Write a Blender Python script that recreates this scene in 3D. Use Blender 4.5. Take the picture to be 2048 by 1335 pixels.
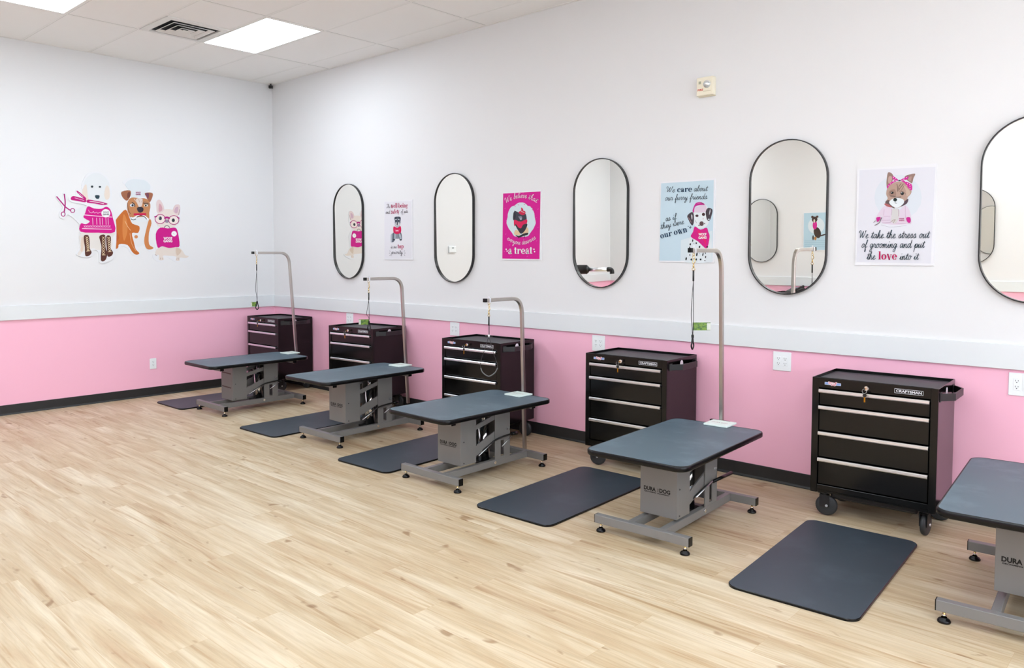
import bpy, bmesh, math, random
from mathutils import Vector, Matrix
from mathutils.geometry import tessellate_polygon
for o in list(bpy.data.objects): bpy.data.objects.remove(o)
SC=bpy.context.scene; COL=SC.collection; PI=math.pi
# ---------------- camera
cd=bpy.data.cameras.new('camera'); cam=bpy.data.objects.new('camera',cd); COL.objects.link(cam)
cd.sensor_fit='HORIZONTAL'; cd.sensor_width=36.0; cd.lens=36.0*1552.87/2048.0
cd.shift_x=36.04/2048.0; cd.shift_y=-83.09/2048.0
YAW,PITCH,ROLL=.7512,-.0489,.0011
F=Vector((-math.sin(YAW)*math.cos(PITCH),math.cos(YAW)*math.cos(PITCH),math.sin(PITCH)))
R=F.cross(Vector((0,0,1))).normalized(); U=R.cross(F)
R2=math.cos(ROLL)*R+math.sin(ROLL)*U; U2=-math.sin(ROLL)*R+math.cos(ROLL)*U
M=Matrix((R2,U2,-F)).transposed().to_4x4(); M.translation=Vector((8.6305,-5.2166,1.576)); cam.matrix_world=M
cd.clip_start=.05; SC.camera=cam
# ---------------- world, colour
w=bpy.data.worlds.new('world'); SC.world=w; w.use_nodes=True
w.node_tree.nodes['Background'].inputs[0].default_value=(.8,.9,1,1); w.node_tree.nodes['Background'].inputs[1].default_value=5
SC.view_settings.view_transform='Standard'; SC.view_settings.look='None'; SC.view_settings.gamma=1.0; SC.view_settings.use_curve_mapping=False
SC.view_settings.exposure=0.66
PANEL=8.6     # brightness of the ceiling light panels
DAY=5        # daylight through the added end-wall windows
H=3.66; XR=13.0; YO=-7.35   # ceiling height, far right end, opposite wall
# ---------------- materials
def s2l(h):
    c=[int(h[i:i+2],16)/255 for i in (0,2,4)]
    return tuple((x/12.92 if x<=.04045 else ((x+.055)/1.055)**2.4) for x in c)+(1,)
MATS={}
def mat(name,col,rough=.5,metal=0,spec=.5,coat=0,emit=None,es=0,bump=None,noise=None,alpha=None):
    if name in MATS: return MATS[name]
    m=bpy.data.materials.new(name); m.use_nodes=True; nt=m.node_tree; b=nt.nodes['Principled BSDF']
    if isinstance(col,str): col=s2l(col)
    b.inputs['Base Color'].default_value=col; b.inputs['Roughness'].default_value=rough; b.inputs['Metallic'].default_value=metal
    b.inputs['Specular IOR Level'].default_value=spec; b.inputs['Coat Weight'].default_value=coat
    if coat: b.inputs['Coat Roughness'].default_value=.08
    if emit: b.inputs['Emission Color'].default_value=emit; b.inputs['Emission Strength'].default_value=es
    if bump or noise:
        tc=nt.nodes.new('ShaderNodeTexCoord')
        if bump:
            sc,st,di=bump
            n=nt.nodes.new('ShaderNodeTexNoise'); n.inputs['Scale'].default_value=sc; n.inputs['Detail'].default_value=3
            bp=nt.nodes.new('ShaderNodeBump'); bp.inputs['Strength'].default_value=st; bp.inputs['Distance'].default_value=di
            nt.links.new(tc.outputs['Object'],n.inputs['Vector']); nt.links.new(n.outputs['Fac'],bp.inputs['Height']); nt.links.new(bp.outputs['Normal'],b.inputs['Normal'])
        if noise:
            sc,c2,lo,hi=noise
            n=nt.nodes.new('ShaderNodeTexNoise'); n.inputs['Scale'].default_value=sc; n.inputs['Detail'].default_value=6; n.inputs['Roughness'].default_value=.6
            cr=nt.nodes.new('ShaderNodeMapRange'); cr.inputs['From Min'].default_value=lo; cr.inputs['From Max'].default_value=hi
            mx=nt.nodes.new('ShaderNodeMix'); mx.data_type='RGBA'; mx.inputs[6].default_value=col; mx.inputs[7].default_value=s2l(c2) if isinstance(c2,str) else c2
            nt.links.new(tc.outputs['Object'],n.inputs['Vector']); nt.links.new(n.outputs['Fac'],cr.inputs['Value']); nt.links.new(cr.outputs['Result'],mx.inputs[0]); nt.links.new(mx.outputs[2],b.inputs['Base Color'])
    MATS[name]=m; return m
def ink(h):
    c=s2l(h); return mat('ink_'+h,(c[0]*.84,c[1]*.84,c[2]*.85,1),rough=.55,spec=.3)
M_white=mat('white_wall_paint','E3E3E4',.55,spec=.3,bump=(90,.08,.002))
M_pink=mat('pink_wall_paint','F9BCD2',.42,spec=.4,bump=(90,.08,.002))
M_trim=mat('white_trim_paint','E0E4E6',.35)
M_base=mat('black_vinyl_base','1C1D1E',.45)
M_tile=mat('ceiling_tile','F6F5F3',.9,spec=.1,bump=(240,.25,.003))
M_grid=mat('ceiling_grid_paint','F0EFEC',.5)
M_teeshade=mat('tee_shadow_paint','6A6866',.9)
M_gloss=mat('black_gloss_enamel','050505',.17,spec=.34,coat=.06)
M_blk=mat('black_plastic','121213',.42)
M_rub=mat('black_rubber_edge','08080A',.27,spec=.28)
M_top=mat('rubber_top_sheen_tint','4B5D69',.42,spec=.5,bump=(700,.35,.002),noise=(5,'6A808C',.5,.85))  # bluish sheen of the black rubber is tinted into its colour
M_tray=mat('charcoal_liner','3A3D40',.5,bump=(500,.3,.002))
M_mat=mat('charcoal_mat_sheen_tint','374049',.5,spec=.5,bump=(260,.3,.002),noise=(3.5,'48525C',.52,.85))  # base tint carries the grey-blue sheen of the mats
M_grey=mat('grey_enamel','7A7876',.36,spec=.5,coat=.1)
M_steel=mat('brushed_steel','B8B2AC',.32,metal=1,bump=(400,.05,.001))
M_chrome=mat('chrome','E4E4E6',.07,metal=1)
M_alu=mat('satin_aluminium','F0F4FA',.28,metal=1)
M_brass=mat('brass','DCC488',.25,metal=1)
M_brass2=mat('gold_key','C08A2A',.3,metal=1)
M_mirror=mat('mirror_glass','F4F2EC',.0,metal=1)
M_frame=mat('black_metal_frame','1A1A1C',.35)
M_pl=mat('white_plastic','EDF1F3',.35)
M_dark=mat('outlet_slot','3A3A3C',.6)
M_cream=mat('cream_plastic','EDE6D0',.45)
M_clear=mat('strobe_lens','D8DDE0',.08,metal=.6)
M_tag=mat('green_tag','6E8E2E',.5,noise=(60,'2F5A2A',.45,.6))
M_card=mat('poster_board_white','E4E4E8',.5)
M_green=mat('pale_green_acrylic','E2F0EA',.3)
M_lit=mat('light_diffuser','FFFFFF',.5,emit=(.86,.965,1.06,1),es=PANEL)
M_vent=mat('white_vent_metal','E4E3E0',.5)
M_ductshade=mat('duct_shade_paint','0E1518',.8)
M_tire=mat('grey_black_tyre','2A2D30',.5)
# wood floor : planks run along x
def wood():
    m=bpy.data.materials.new('light_oak_planks'); m.use_nodes=True; nt=m.node_tree; N=nt.nodes; L=nt.links; b=N['Principled BSDF']
    tc=N.new('ShaderNodeTexCoord')
    br=N.new('ShaderNodeTexBrick'); br.offset=.37; br.offset_frequency=2; br.squash=1
    br.inputs['Scale'].default_value=1; br.inputs['Brick Width'].default_value=1.22; br.inputs['Row Height'].default_value=.178; br.inputs['Mortar Size'].default_value=.0007; br.inputs['Mortar Smooth'].default_value=.2; br.inputs['Bias'].default_value=0
    br.inputs['Color1'].default_value=(0,0,0,1); br.inputs['Color2'].default_value=(1,1,1,1); br.inputs['Mortar'].default_value=(.5,.5,.5,1)
    L.new(tc.outputs['Object'],br.inputs['Vector'])
    sep=N.new('ShaderNodeSeparateXYZ'); L.new(tc.outputs['Object'],sep.inputs[0])
    # offset of the grain per plank
    off=N.new('ShaderNodeMath'); off.operation='MULTIPLY'; off.inputs[1].default_value=37.0; L.new(br.outputs['Color'],off.inputs[0])
    def grain(sx,sy,detail,dist=0):
        cx=N.new('ShaderNodeMath'); cx.operation='MULTIPLY_ADD'; cx.inputs[1].default_value=sx; L.new(sep.outputs[0],cx.inputs[0]); L.new(off.outputs[0],cx.inputs[2])
        cy=N.new('ShaderNodeMath'); cy.operation='MULTIPLY'; cy.inputs[1].default_value=sy; L.new(sep.outputs[1],cy.inputs[0])
        cb=N.new('ShaderNodeCombineXYZ'); L.new(cx.outputs[0],cb.inputs[0]); L.new(cy.outputs[0],cb.inputs[1]); L.new(off.outputs[0],cb.inputs[2])
        n=N.new('ShaderNodeTexNoise'); n.inputs['Scale'].default_value=1; n.inputs['Detail'].default_value=detail; n.inputs['Roughness'].default_value=.62; n.inputs['Distortion'].default_value=dist
        L.new(cb.outputs[0],n.inputs['Vector']); return n.outputs['Fac']
    def ramp(fac,pts):
        r=N.new('ShaderNodeValToRGB'); L.new(fac,r.inputs[0]); e=r.color_ramp.elements
        while len(e)<len(pts): e.new(.5)
        for q,(p,c) in zip(e,pts): q.position=p; q.color=c
        return r.outputs[0]
    def mix(kind,f,a,bb):
        mx=N.new('ShaderNodeMix'); mx.data_type='RGBA'; mx.blend_type=kind
        if isinstance(f,float): mx.inputs[0].default_value=f
        else: L.new(f,mx.inputs[0])
        L.new(a,mx.inputs[6]); L.new(bb,mx.inputs[7]); return mx.outputs[2]
    base=ramp(grain(.9,9,5,.8),[(.28,s2l('B69A7A')),(.44,s2l('C3AE8E')),(.6,s2l('D2C2A7')),(.75,s2l('DED2BC'))])
    fine=ramp(grain(3,70,4),[(.35,(.88,.86,.84,1)),(.55,(1,1,1,1))])
    streak=ramp(grain(.8,16,3,1.6),[(.57,(1,1,1,1)),(.66,(.82,.72,.62,1)),(.76,(.66,.54,.44,1))])
    knot=ramp(grain(5,11,2,.3),[(.67,(1,1,1,1)),(.74,(.58,.46,.37,1))])
    tint=ramp(br.outputs['Color'],[(0,(.93,.91,.88,1)),(.5,(.99,.97,.95,1)),(1,(1.0,1.0,1.0,1))])
    c=mix('MULTIPLY',1.0,base,fine); c=mix('MULTIPLY',.8,c,streak); c=mix('MULTIPLY',.9,c,knot); c=mix('MULTIPLY',1.0,c,tint)
    seam=N.new('ShaderNodeMix'); seam.data_type='RGBA'; L.new(br.outputs['Fac'],seam.inputs[0]); L.new(c,seam.inputs[6]); seam.inputs[7].default_value=s2l('B89C78')
    L.new(seam.outputs[2],b.inputs['Base Color']); b.inputs['Roughness'].default_value=.42; b.inputs['Specular IOR Level'].default_value=.4
    bp=N.new('ShaderNodeBump'); bp.inputs['Strength'].default_value=.08; bp.inputs['Distance'].default_value=.002
    L.new(grain(3,70,4),bp.inputs['Height']); L.new(bp.outputs[0],b.inputs['Normal'])
    return m
M_wood=wood()
# ---------------- helpers
class MB:
    """collects shapes, links them as ONE mesh object"""
    def __init__(s): s.v=[];s.f=[];s.mi=[];s.mats=[];s.sm=[]
    def mt(s,m):
        if m not in s.mats: s.mats.append(m)
        return s.mats.index(m)
    def add(s,vs,fs,m,smooth=False,T=None):
        k=len(s.v); i=s.mt(m)
        for v in vs: v=Vector(v); s.v.append(T@v if T else v)
        for f in fs: s.f.append(tuple(k+j for j in f)); s.mi.append(i); s.sm.append(smooth)
        return s
    def box(s,x0,x1,y0,y1,z0,z1,m,T=None):
        v=[(x,y,z) for z in (z0,z1) for y in (y0,y1) for x in (x0,x1)]
        return s.add(v,[(0,2,3,1),(4,5,7,6),(0,1,5,4),(2,6,7,3),(0,4,6,2),(1,3,7,5)],m,T=T)
    def prism(s,pts,a,b,m,axis='z',T=None,smooth=False):
        """closed outline pts (2D) extruded from a to b along axis"""
        def q(p,c):
            return {'z':(p[0],p[1],c),'y':(p[0],c,p[1]),'x':(c,p[0],p[1])}[axis]
        n=len(pts); vs=[q(p,a) for p in pts]+[q(p,b) for p in pts]
        tri=tessellate_polygon([[Vector((p[0],p[1],0)) for p in pts]])
        fs=[tuple(t) for t in tri]+[tuple(n+j for j in reversed(t)) for t in tri]
        s.add(vs,fs,m,T=T)
        return s.add(vs,[(i,(i+1)%n,n+(i+1)%n,n+i) for i in range(n)],m,smooth=smooth,T=T)
    def cyl(s,p0,p1,r,m,n=20,r1=None,caps=True,T=None):
        p0=Vector(p0);p1=Vector(p1);d=(p1-p0).normalized();a=d.orthogonal().normalized();b=d.cross(a)
        r1=r if r1 is None else r1
        vs=[p0+(a*math.cos(2*PI*i/n)+b*math.sin(2*PI*i/n))*r for i in range(n)]+[p1+(a*math.cos(2*PI*i/n)+b*math.sin(2*PI*i/n))*r1 for i in range(n)]
        s.add(vs,[(i,(i+1)%n,n+(i+1)%n,n+i) for i in range(n)],m,smooth=True,T=T)
        if caps: s.add(vs,[tuple(range(n-1,-1,-1)),tuple(range(n,2*n))],m,T=T)
        return s
    def tube(s,pts,r,m,n=10,closed=False,sq=None,T=None):
        """tube along a path; sq=(w,h) gives a rectangular section"""
        pts=[Vector(p) for p in pts];N=len(pts);rings=[]
        up=None
        for i,p in enumerate(pts):
            t=(pts[(i+1)%N]-pts[i-1]) if (closed or 0<i<N-1) else (pts[1]-pts[0] if i==0 else pts[-1]-pts[-2])
            t.normalize()
            if up is None: up=(Vector((1,0,0)) if sq else t.orthogonal()).normalized()
            up=(up-t*up.dot(t)).normalized(); sd=t.cross(up)
            if sq: ring=[p+up*a*sq[0]/2+sd*b*sq[1]/2 for a,b in ((1,1),(-1,1),(-1,-1),(1,-1))]
            else: ring=[p+(up*math.cos(2*PI*k/n)+sd*math.sin(2*PI*k/n))*(r[i] if isinstance(r,(list,tuple)) else r) for k in range(n)]
            rings.append(ring)
        k=len(rings[0]);vs=[v for q in rings for v in q];fs=[]
        for i in range(N if closed else N-1):
            j=(i+1)%N
            for q in range(k): fs.append((i*k+q,i*k+(q+1)%k,j*k+(q+1)%k,j*k+q))
        s.add(vs,fs,m,smooth=not sq,T=T)
        if not closed: s.add(vs,[tuple(range(k-1,-1,-1)),tuple((N-1)*k+q for q in range(k))],m,T=T)
        return s
    def lathe(s,prof,c,m,n=24,T=None,axis='z'):
        c=Vector(c);vs=[]
        for r,z in prof:
            for k in range(n):
                a=2*PI*k/n;x,y=r*math.cos(a),r*math.sin(a)
                vs.append(c+Vector({'z':(x,y,z),'x':(z,x,y),'y':(x,z,y)}[axis]))
        fs=[(i*n+k,i*n+(k+1)%n,(i+1)*n+(k+1)%n,(i+1)*n+k) for i in range(len(prof)-1) for k in range(n)]
        return s.add(vs,fs,m,smooth=True,T=T)
    def build(s,name,parent=None,bevel=0,seg=2,loc=None):
        me=bpy.data.meshes.new(name)
        me.from_pydata([tuple(v) for v in s.v],[],s.f)
        for m in s.mats: me.materials.append(m)
        me.polygons.foreach_set('material_index',s.mi); me.polygons.foreach_set('use_smooth',s.sm); me.update()
        if True:
            b=bmesh.new(); b.from_mesh(me); bmesh.ops.remove_doubles(b,verts=b.verts,dist=1e-6) if len(s.v)<4000 else None
            if not getattr(s,'flat',False): bmesh.ops.recalc_face_normals(b,faces=b.faces)
            b.to_mesh(me); b.free()
        o=bpy.data.objects.new(name,me); COL.objects.link(o)
        if parent: o.parent=parent
        if loc: o.location=loc
        if bevel:
            bv=o.modifiers.new('bevel','BEVEL'); bv.width=bevel; bv.segments=seg; bv.limit_method='ANGLE'; bv.angle_limit=math.radians(40)
        return o
def empty(name,loc=(0,0,0),rz=0,parent=None):
    o=bpy.data.objects.new(name,None); COL.objects.link(o); o.location=loc; o.rotation_euler=(0,0,rz); o.empty_display_size=.1
    if parent: o.parent=parent
    return o
def tag(o,label,cat,group=None,kind=None):
    o['label']=label; o['category']=cat
    if group: o['group']=group
    if kind: o['kind']=kind
    return o
def struct(o,label=None): o['kind']='structure'; 
def structure(o,label,cat):
    o['kind']='structure'; o['label']=label; o['category']=cat; return o
def copy_tree(o,parent=None):
    c=o.copy(); COL.objects.link(c); c.parent=parent
    for ch in list(o.children): copy_tree(ch,c)
    return c
def rrect(w,l,r,n=6):
    o=[]
    for k,(sx,sy) in enumerate([(1,1),(-1,1),(-1,-1),(1,-1)]):
        for j in range(n+1):
            t=PI/2*(k+j/n); o.append((sx*(w/2-r)+r*math.cos(t),sy*(l/2-r)+r*math.sin(t)))
    return o
def smooth_pts(p,closed,n=4):
    p=[Vector(q) for q in p]; N=len(p); o=[]
    rng=range(N) if closed else range(N-1)
    for i in rng:
        p0=p[i-1] if (closed or i>0) else p[0]; p1=p[i]; p2=p[(i+1)%N]; p3=p[(i+2)%N] if (closed or i+2<N) else p[-1]
        for k in range(n):
            t=k/n; o.append(.5*((2*p1)+(p2-p0)*t+(2*p0-5*p1+4*p2-p3)*t*t+(3*p1-p0-3*p2+p3)*t**3))
    if not closed: o.append(p[-1])
    return o
# ---- monoline script alphabet
GL={'a':(1.05,[[(.75,.78),(.5,1),(.2,.85),(.1,.4),(.3,.02),(.6,.3),(.78,.95)],[(.78,.95),(.75,.3),(.9,0),(1.1,.25)]]),
'b':(.9,[[(0,.2),(.35,1.2),(.45,1.9),(.3,2),(.2,1.5),(.2,.4),(.45,0),(.75,.4),(.62,.85),(.95,.8)]]),
'c':(.8,[[(.75,.8),(.5,1),(.2,.75),(.15,.3),(.45,0),(.85,.3)]]),
'd':(1.1,[[(.75,.78),(.5,1),(.2,.85),(.1,.4),(.3,.02),(.6,.3),(.82,1.2),(.85,1.9)],[(.85,1.9),(.76,.3),(.95,0),(1.15,.25)]]),
'e':(.8,[[(0,.3),(.5,.6),(.55,.9),(.35,1),(.15,.6),(.25,.1),(.5,0),(.85,.3)]]),
'f':(.7,[[(0,.2),(.4,1),(.55,1.8),(.4,2),(.3,1.5),(.25,-.7),(.38,-1),(.5,-.6),(.3,0),(.75,.25)]]),
'g':(1.0,[[(.75,.78),(.5,1),(.2,.85),(.1,.4),(.3,.05),(.6,.3),(.78,.95)],[(.78,.95),(.7,-.6),(.4,-1),(.2,-.8),(.5,-.2),(1.05,.3)]]),
'h':(1.05,[[(0,.2),(.4,1.3),(.45,1.9),(.3,1.95),(.2,1.3),(.15,0)],[(.15,.1),(.35,.8),(.6,.95),(.65,.6),(.65,.15),(.85,0),(1.1,.25)]]),
'i':(.6,[[(0,.2),(.25,.95),(.22,.2),(.4,0),(.65,.25)],[(.32,1.42),(.34,1.52)]]),
'k':(.95,[[(0,.2),(.4,1.3),(.45,1.9),(.3,1.95),(.2,1.3),(.15,0)],[(.15,.4),(.5,.9),(.65,.8),(.5,.5),(.25,.45),(.5,.4),(.6,.05),(.8,0),(1,.25)]]),
'l':(.55,[[(0,.2),(.4,1.2),(.45,1.85),(.3,1.95),(.2,1.4),(.2,.3),(.35,0),(.6,.25)]]),
'm':(1.35,[[(0,.5),(.15,.95),(.15,0)],[(.15,.1),(.3,.8),(.5,.95),(.55,.6),(.52,0)],[(.52,.1),(.7,.8),(.9,.95),(.95,.6),(.95,.15),(1.1,0),(1.4,.25)]]),
'n':(1.0,[[(0,.5),(.15,.95),(.15,0)],[(.15,.1),(.35,.8),(.57,.95),(.62,.6),(.62,.15),(.8,0),(1.05,.25)]]),
'o':(.9,[[(.6,.95),(.35,1),(.12,.6),(.2,.1),(.5,.05),(.7,.5),(.6,.93),(.95,.8)]]),
'p':(.95,[[(0,.3),(.25,.95),(.15,-.95)],[(.18,.2),(.35,.85),(.6,.95),(.75,.55),(.55,.05),(.3,.1)],[(.55,.05),(1,.25)]]),
'r':(.8,[[(0,.3),(.2,1.05),(.3,.85),(.55,.85),(.5,.3),(.62,0),(.85,.25)]]),
's':(.8,[[(0,.2),(.4,1.05),(.55,.5),(.45,.05),(.15,.05)],[(.45,.03),(.85,.25)]]),
't':(.65,[[(0,.2),(.3,1),(.38,1.6),(.28,.3),(.42,0),(.7,.25)],[(.02,1.12),(.62,1.18)]]),
'u':(1.05,[[(0,.4),(.2,.95),(.15,.2),(.35,0),(.65,.5),(.72,.95)],[(.72,.95),(.7,.2),(.85,0),(1.1,.25)]]),
'v':(.85,[[(0,.6),(.2,.95),(.3,.1),(.4,0),(.65,.5),(.65,.95),(.9,.85)]]),
'w':(1.25,[[(0,.4),(.2,.95),(.18,.2),(.35,0),(.6,.4),(.65,.9)],[(.65,.9),(.62,.2),(.8,0),(1.1,.5),(1.05,.95),(1.3,.85)]]),
'y':(1.0,[[(0,.4),(.2,.95),(.18,.3),(.35,.05),(.65,.4),(.75,.95)],[(.75,.95),(.65,-.6),(.4,-1),(.2,-.8),(.5,-.2),(1.05,.3)]]),
'W':(1.9,[[(-.1,1.4),(0,1.9),(.3,1.85),(.4,1),(.45,.1),(.8,1),(1.0,1.8),(1.0,.8),(1.15,.1),(1.5,1),(1.7,1.95),(1.5,1.75)]]),
'T':(1.0,[[(0,1.7),(.3,1.95),(1.3,1.9)],[(.7,1.9),(.55,.5),(.4,0),(.1,.2)]]),
' ':(.75,[])}
def ribbon(mb,pts,w,y,m,closed=False):
    """flat stroke in the (h,z) plane at depth y"""
    P=[Vector(p) for p in pts];n=len(P)
    if n<2: return
    L=[];Rr=[]
    for i in range(n):
        t=(P[min(i+1,n-1)]-P[max(i-1,0)])
        if t.length<1e-9: t=Vector((1,0))
        t.normalize(); q=Vector((-t[1],t[0]))*w/2
        L.append(P[i]+q);Rr.append(P[i]-q)
    vs=[(v[0],y,v[1]) for v in L]+[(v[0],y,v[1]) for v in Rr]
    fs=[(i,n+i,n+i+1,i+1) for i in range(n-1)]
    for c,s0 in ((P[0],0),(P[-1],1)):
        k=len(vs); vs+=[(c[0]+w/2*math.cos(a*PI/4),y,c[1]+w/2*math.sin(a*PI/4)) for a in range(8)]; fs.append(tuple(range(k,k+8)))
    mb.add(vs,fs,m)
# ---- heavy display alphabet with thick stems and thin hairlines; b box, o ring arc, s stroke, d dot
def SF(*xs): return [('b',a-.09,b+.09,0,.06) for a,b in xs]
FG={'o':(1.0,[('o',.47,.5,.45,.52,.17,.45,0,360)]),
'c':(.88,[('o',.45,.5,.43,.52,.16,.45,48,320),('d',.74,.76,.13)]),
'e':(.92,[('o',.46,.5,.44,.52,.17,.45,0,325),('b',.25,.86,.47,.55)]),
'a':(.92,[('b',.45,.73,0,.75),('d',.2,.74,.13),('s',[(.17,.8),(.35,.98),(.58,.95),(.68,.72)],.1),('o',.34,.27,.29,.29,.07,.22,0,360),('s',[(.7,.06),(.86,.1)],.09)]),
'r':(.88,[('b',.13,.41,0,1),('s',[(.41,.7),(.55,.93),(.72,.97)],.09),('d',.74,.82,.13),('b',.02,.2,.94,1)]+SF((.13,.41))),
'u':(1.08,[('b',.12,.4,.15,1),('b',.62,.9,0,1),('s',[(.2,.15),(.38,.04),(.62,.15)],.1),('b',0,.2,.94,1),('b',.5,.7,.94,1),('b',.85,1.02,0,.06)]),
'n':(1.08,[('b',.12,.4,0,1),('b',.62,.9,0,.82),('s',[(.38,.8),(.6,.96),(.82,.82)],.1),('b',0,.2,.94,1)]+SF((.12,.4),(.62,.9))),
'w':(1.2,[('s',[(.14,1),(.4,.02)],.24),('s',[(.4,.02),(.58,.85)],.07),('s',[(.5,1),(.8,.02)],.24),('s',[(.8,.02),(1.04,1)],.07),('b',0,.3,.94,1),('b',.88,1.16,.94,1)]),
'v':(.86,[('s',[(.14,1),(.44,.02)],.25),('s',[(.44,.02),(.72,1)],.07),('b',0,.3,.94,1),('b',.58,.84,.94,1)]),
'l':(.54,[('b',.12,.4,0,1.55),('b',.02,.2,1.49,1.55)]+SF((.12,.4))),
't':(.64,[('b',.15,.43,.08,1.3),('b',0,.6,.92,1),('s',[(.3,.06),(.58,.12)],.1)]),
'f':(.64,[('b',.15,.43,0,1.3),('s',[(.28,1.28),(.42,1.5),(.6,1.48)],.1),('d',.6,1.38,.11),('b',0,.6,.92,1)]+SF((.15,.43))),
'i':(.54,[('b',.12,.4,0,1),('d',.26,1.35,.16),('b',.02,.2,.94,1)]+SF((.12,.4))),
'b':(1.02,[('b',.1,.38,0,1.55),('o',.56,.5,.42,.52,.14,.45,-110,110),('b',0,.2,1.49,1.55)]),
'p':(1.02,[('b',.1,.38,-.5,1),('o',.56,.5,.42,.52,.14,.45,-110,110),('b',0,.2,.94,1),('b',.01,.47,-.5,-.44)]),
's':(.78,[('s',[(.64,.8),(.38,.95),(.18,.78),(.38,.54),(.62,.3),(.4,.05),(.1,.2)],.18)]),
'y':(.86,[('s',[(.14,1),(.44,.05)],.25),('s',[(.72,1),(.42,0),(.3,-.38),(.14,-.42)],.08),('d',.12,-.34,.12),('b',0,.3,.94,1),('b',.58,.84,.94,1)]),
'g':(.88,[('o',.4,.64,.34,.36,.1,.29,0,360),('s',[(.26,.3),(.2,.14),(.6,.04),(.74,-.2),(.4,-.44),(.1,-.26),(.3,.02)],.1),('b',.6,.84,.88,.98)]),
'-':(.45,[('b',.05,.38,.42,.56)]),' ':(.42,[])}
def fat_text(mb,colm,txt,place,W,xh,y):
    tot=sum(FG[c][0] for c in txt); k=W/tot; x=0
    def P3(p): q=place(p[0]*k,p[1]*xh); return (q[0],y,q[1])
    for c in txt:
        for s_ in FG[c][1]:
            if s_[0]=='b': mb.add([P3((x+a,b)) for a,b in ((s_[1],s_[3]),(s_[2],s_[3]),(s_[2],s_[4]),(s_[1],s_[4]))],[(0,1,2,3)],colm)
            elif s_[0]=='d': mb.add([P3((x+s_[1]+s_[3]*math.cos(PI*i/5),s_[2]+s_[3]*math.sin(PI*i/5))) for i in range(10)],[tuple(range(10))],colm)
            elif s_[0]=='s': ribbon(mb,[(lambda q:(q[0],q[1]))(place((x+p[0])*k,p[1]*xh)) for p in (smooth_pts(s_[1],False,4) if len(s_[1])>2 else s_[1])],s_[2]*(k+xh)/2,y,colm)
            else:
                _,cx,cy,rx,ry,ix,iy,a0,a1=s_; n=16; A=[math.radians(a0+(a1-a0)*i/n) for i in range(n+1)]
                mb.add([P3((x+cx+rx*math.cos(a),cy+ry*math.sin(a))) for a in A]+[P3((x+cx+ix*math.cos(a),cy+iy*math.sin(a))) for a in A],[(i,i+1,n+2+i,n+1+i) for i in range(n)],colm)
        x+=FG[c][0]
_tc={}
def text_mesh(txt,bold):
    """built-in font outline -> (verts, tris, width); size 1"""
    k=(txt,bold)
    if k in _tc: return _tc[k]
    cu=bpy.data.curves.new('t','FONT'); cu.body=txt; cu.size=1; cu.resolution_u=3; cu.offset=bold
    o=bpy.data.objects.new('t',cu); COL.objects.link(o)
    dg=bpy.context.evaluated_depsgraph_get(); me=bpy.data.meshes.new_from_object(o.evaluated_get(dg))
    vs=[(v.co.x,v.co.y) for v in me.vertices]; fs=[tuple(p.vertices) for p in me.polygons]
    bpy.data.objects.remove(o); bpy.data.curves.remove(cu); bpy.data.meshes.remove(me)
    x0=min(v[0] for v in vs); x1=max(v[0] for v in vs); vs=[(v[0]-x0,v[1]) for v in vs]
    _tc[k]=(vs,fs,x1-x0); return _tc[k]
def put_text(mb,kind,colm,txt,a,b,xh,y,mid=None):
    """lettering whose baseline runs a -> b; xh is the x-height (capital height for kind f)"""
    a=Vector(a);b=Vector(b);W=(b-a).length;t=(b-a).normalized();nrm=Vector((-t[1],t[0]))
    def place(u,v):       # u 0..W along baseline, v above it
        if mid is None: return a+t*u+nrm*v
        s=u/W; m=Vector(mid); c=2*m-(a+b)/2; p=(1-s)**2*a+2*s*(1-s)*c+s*s*b
        d=(2*(1-s)*(c-a)+2*s*(b-c)).normalized(); return p+Vector((-d[1],d[0]))*v
    if kind=='b': fat_text(mb,colm,txt,place,W,xh,y)
    elif kind=='s':
        tot=sum(GL[c][0] for c in txt); k=W/tot; x=0; wd=xh*.135
        for c in txt:
            adv,st=GL[c]
            for s_ in st:
                pp=smooth_pts([Vector((p[0]+p[1]*.22-.1,p[1])) for p in s_],False,3)
                ribbon(mb,[place((x+p[0])*k,p[1]*xh) for p in pp],wd,y,colm)
            x+=adv
    else:
        vs,fs,w=text_mesh(txt,.042 if kind=='b' else (.035 if kind=='f' else .045))
        hh=.53 if kind=='b' else .72
        mb.add([(lambda p:(p[0],y,p[1]))(place(v[0]*W/w,v[1]*xh/hh)) for v in vs],fs,colm)
def artwork(name,parent,depth,step=.00006,letters='lettering'):
    """printed picture in the (h,z) plane, depth measured toward the viewer (-y)"""
    sh,tx=ART[name]; K=1e-4
    mb=MB(); mb.flat=True; y=-depth
    for s_ in sh:
        y-=step; m=ink(s_[1]); pts=[(p[0]*K,p[1]*K) for p in s_[2]]
        if s_[0]=='S':
            pp=smooth_pts(pts,False,3) if len(pts)>2 else [Vector(p) for p in pts]
            ribbon(mb,pp,s_[3]*K,y,m)
        else:
            pp=smooth_pts(pts,True,3) if s_[0]=='P' else [Vector(p) for p in pts]
            tri=tessellate_polygon([[Vector((p[0],p[1],0)) for p in pp]])
            mb.add([(p[0],y,p[1]) for p in pp],[tuple(q) for q in tri],m)
    a=mb.build('printed_picture',parent)
    y-=step*2
    for kind,col,txt,p,q,xh,mid in tx:
        tb=MB(); tb.flat=True
        put_text(tb,kind,ink(col),txt,(p[0]*K,p[1]*K),(q[0]*K,q[1]*K),xh*K,y,(mid[0]*K,mid[1]*K) if mid else None)
        tb.build(letters,parent)
    return a
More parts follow.
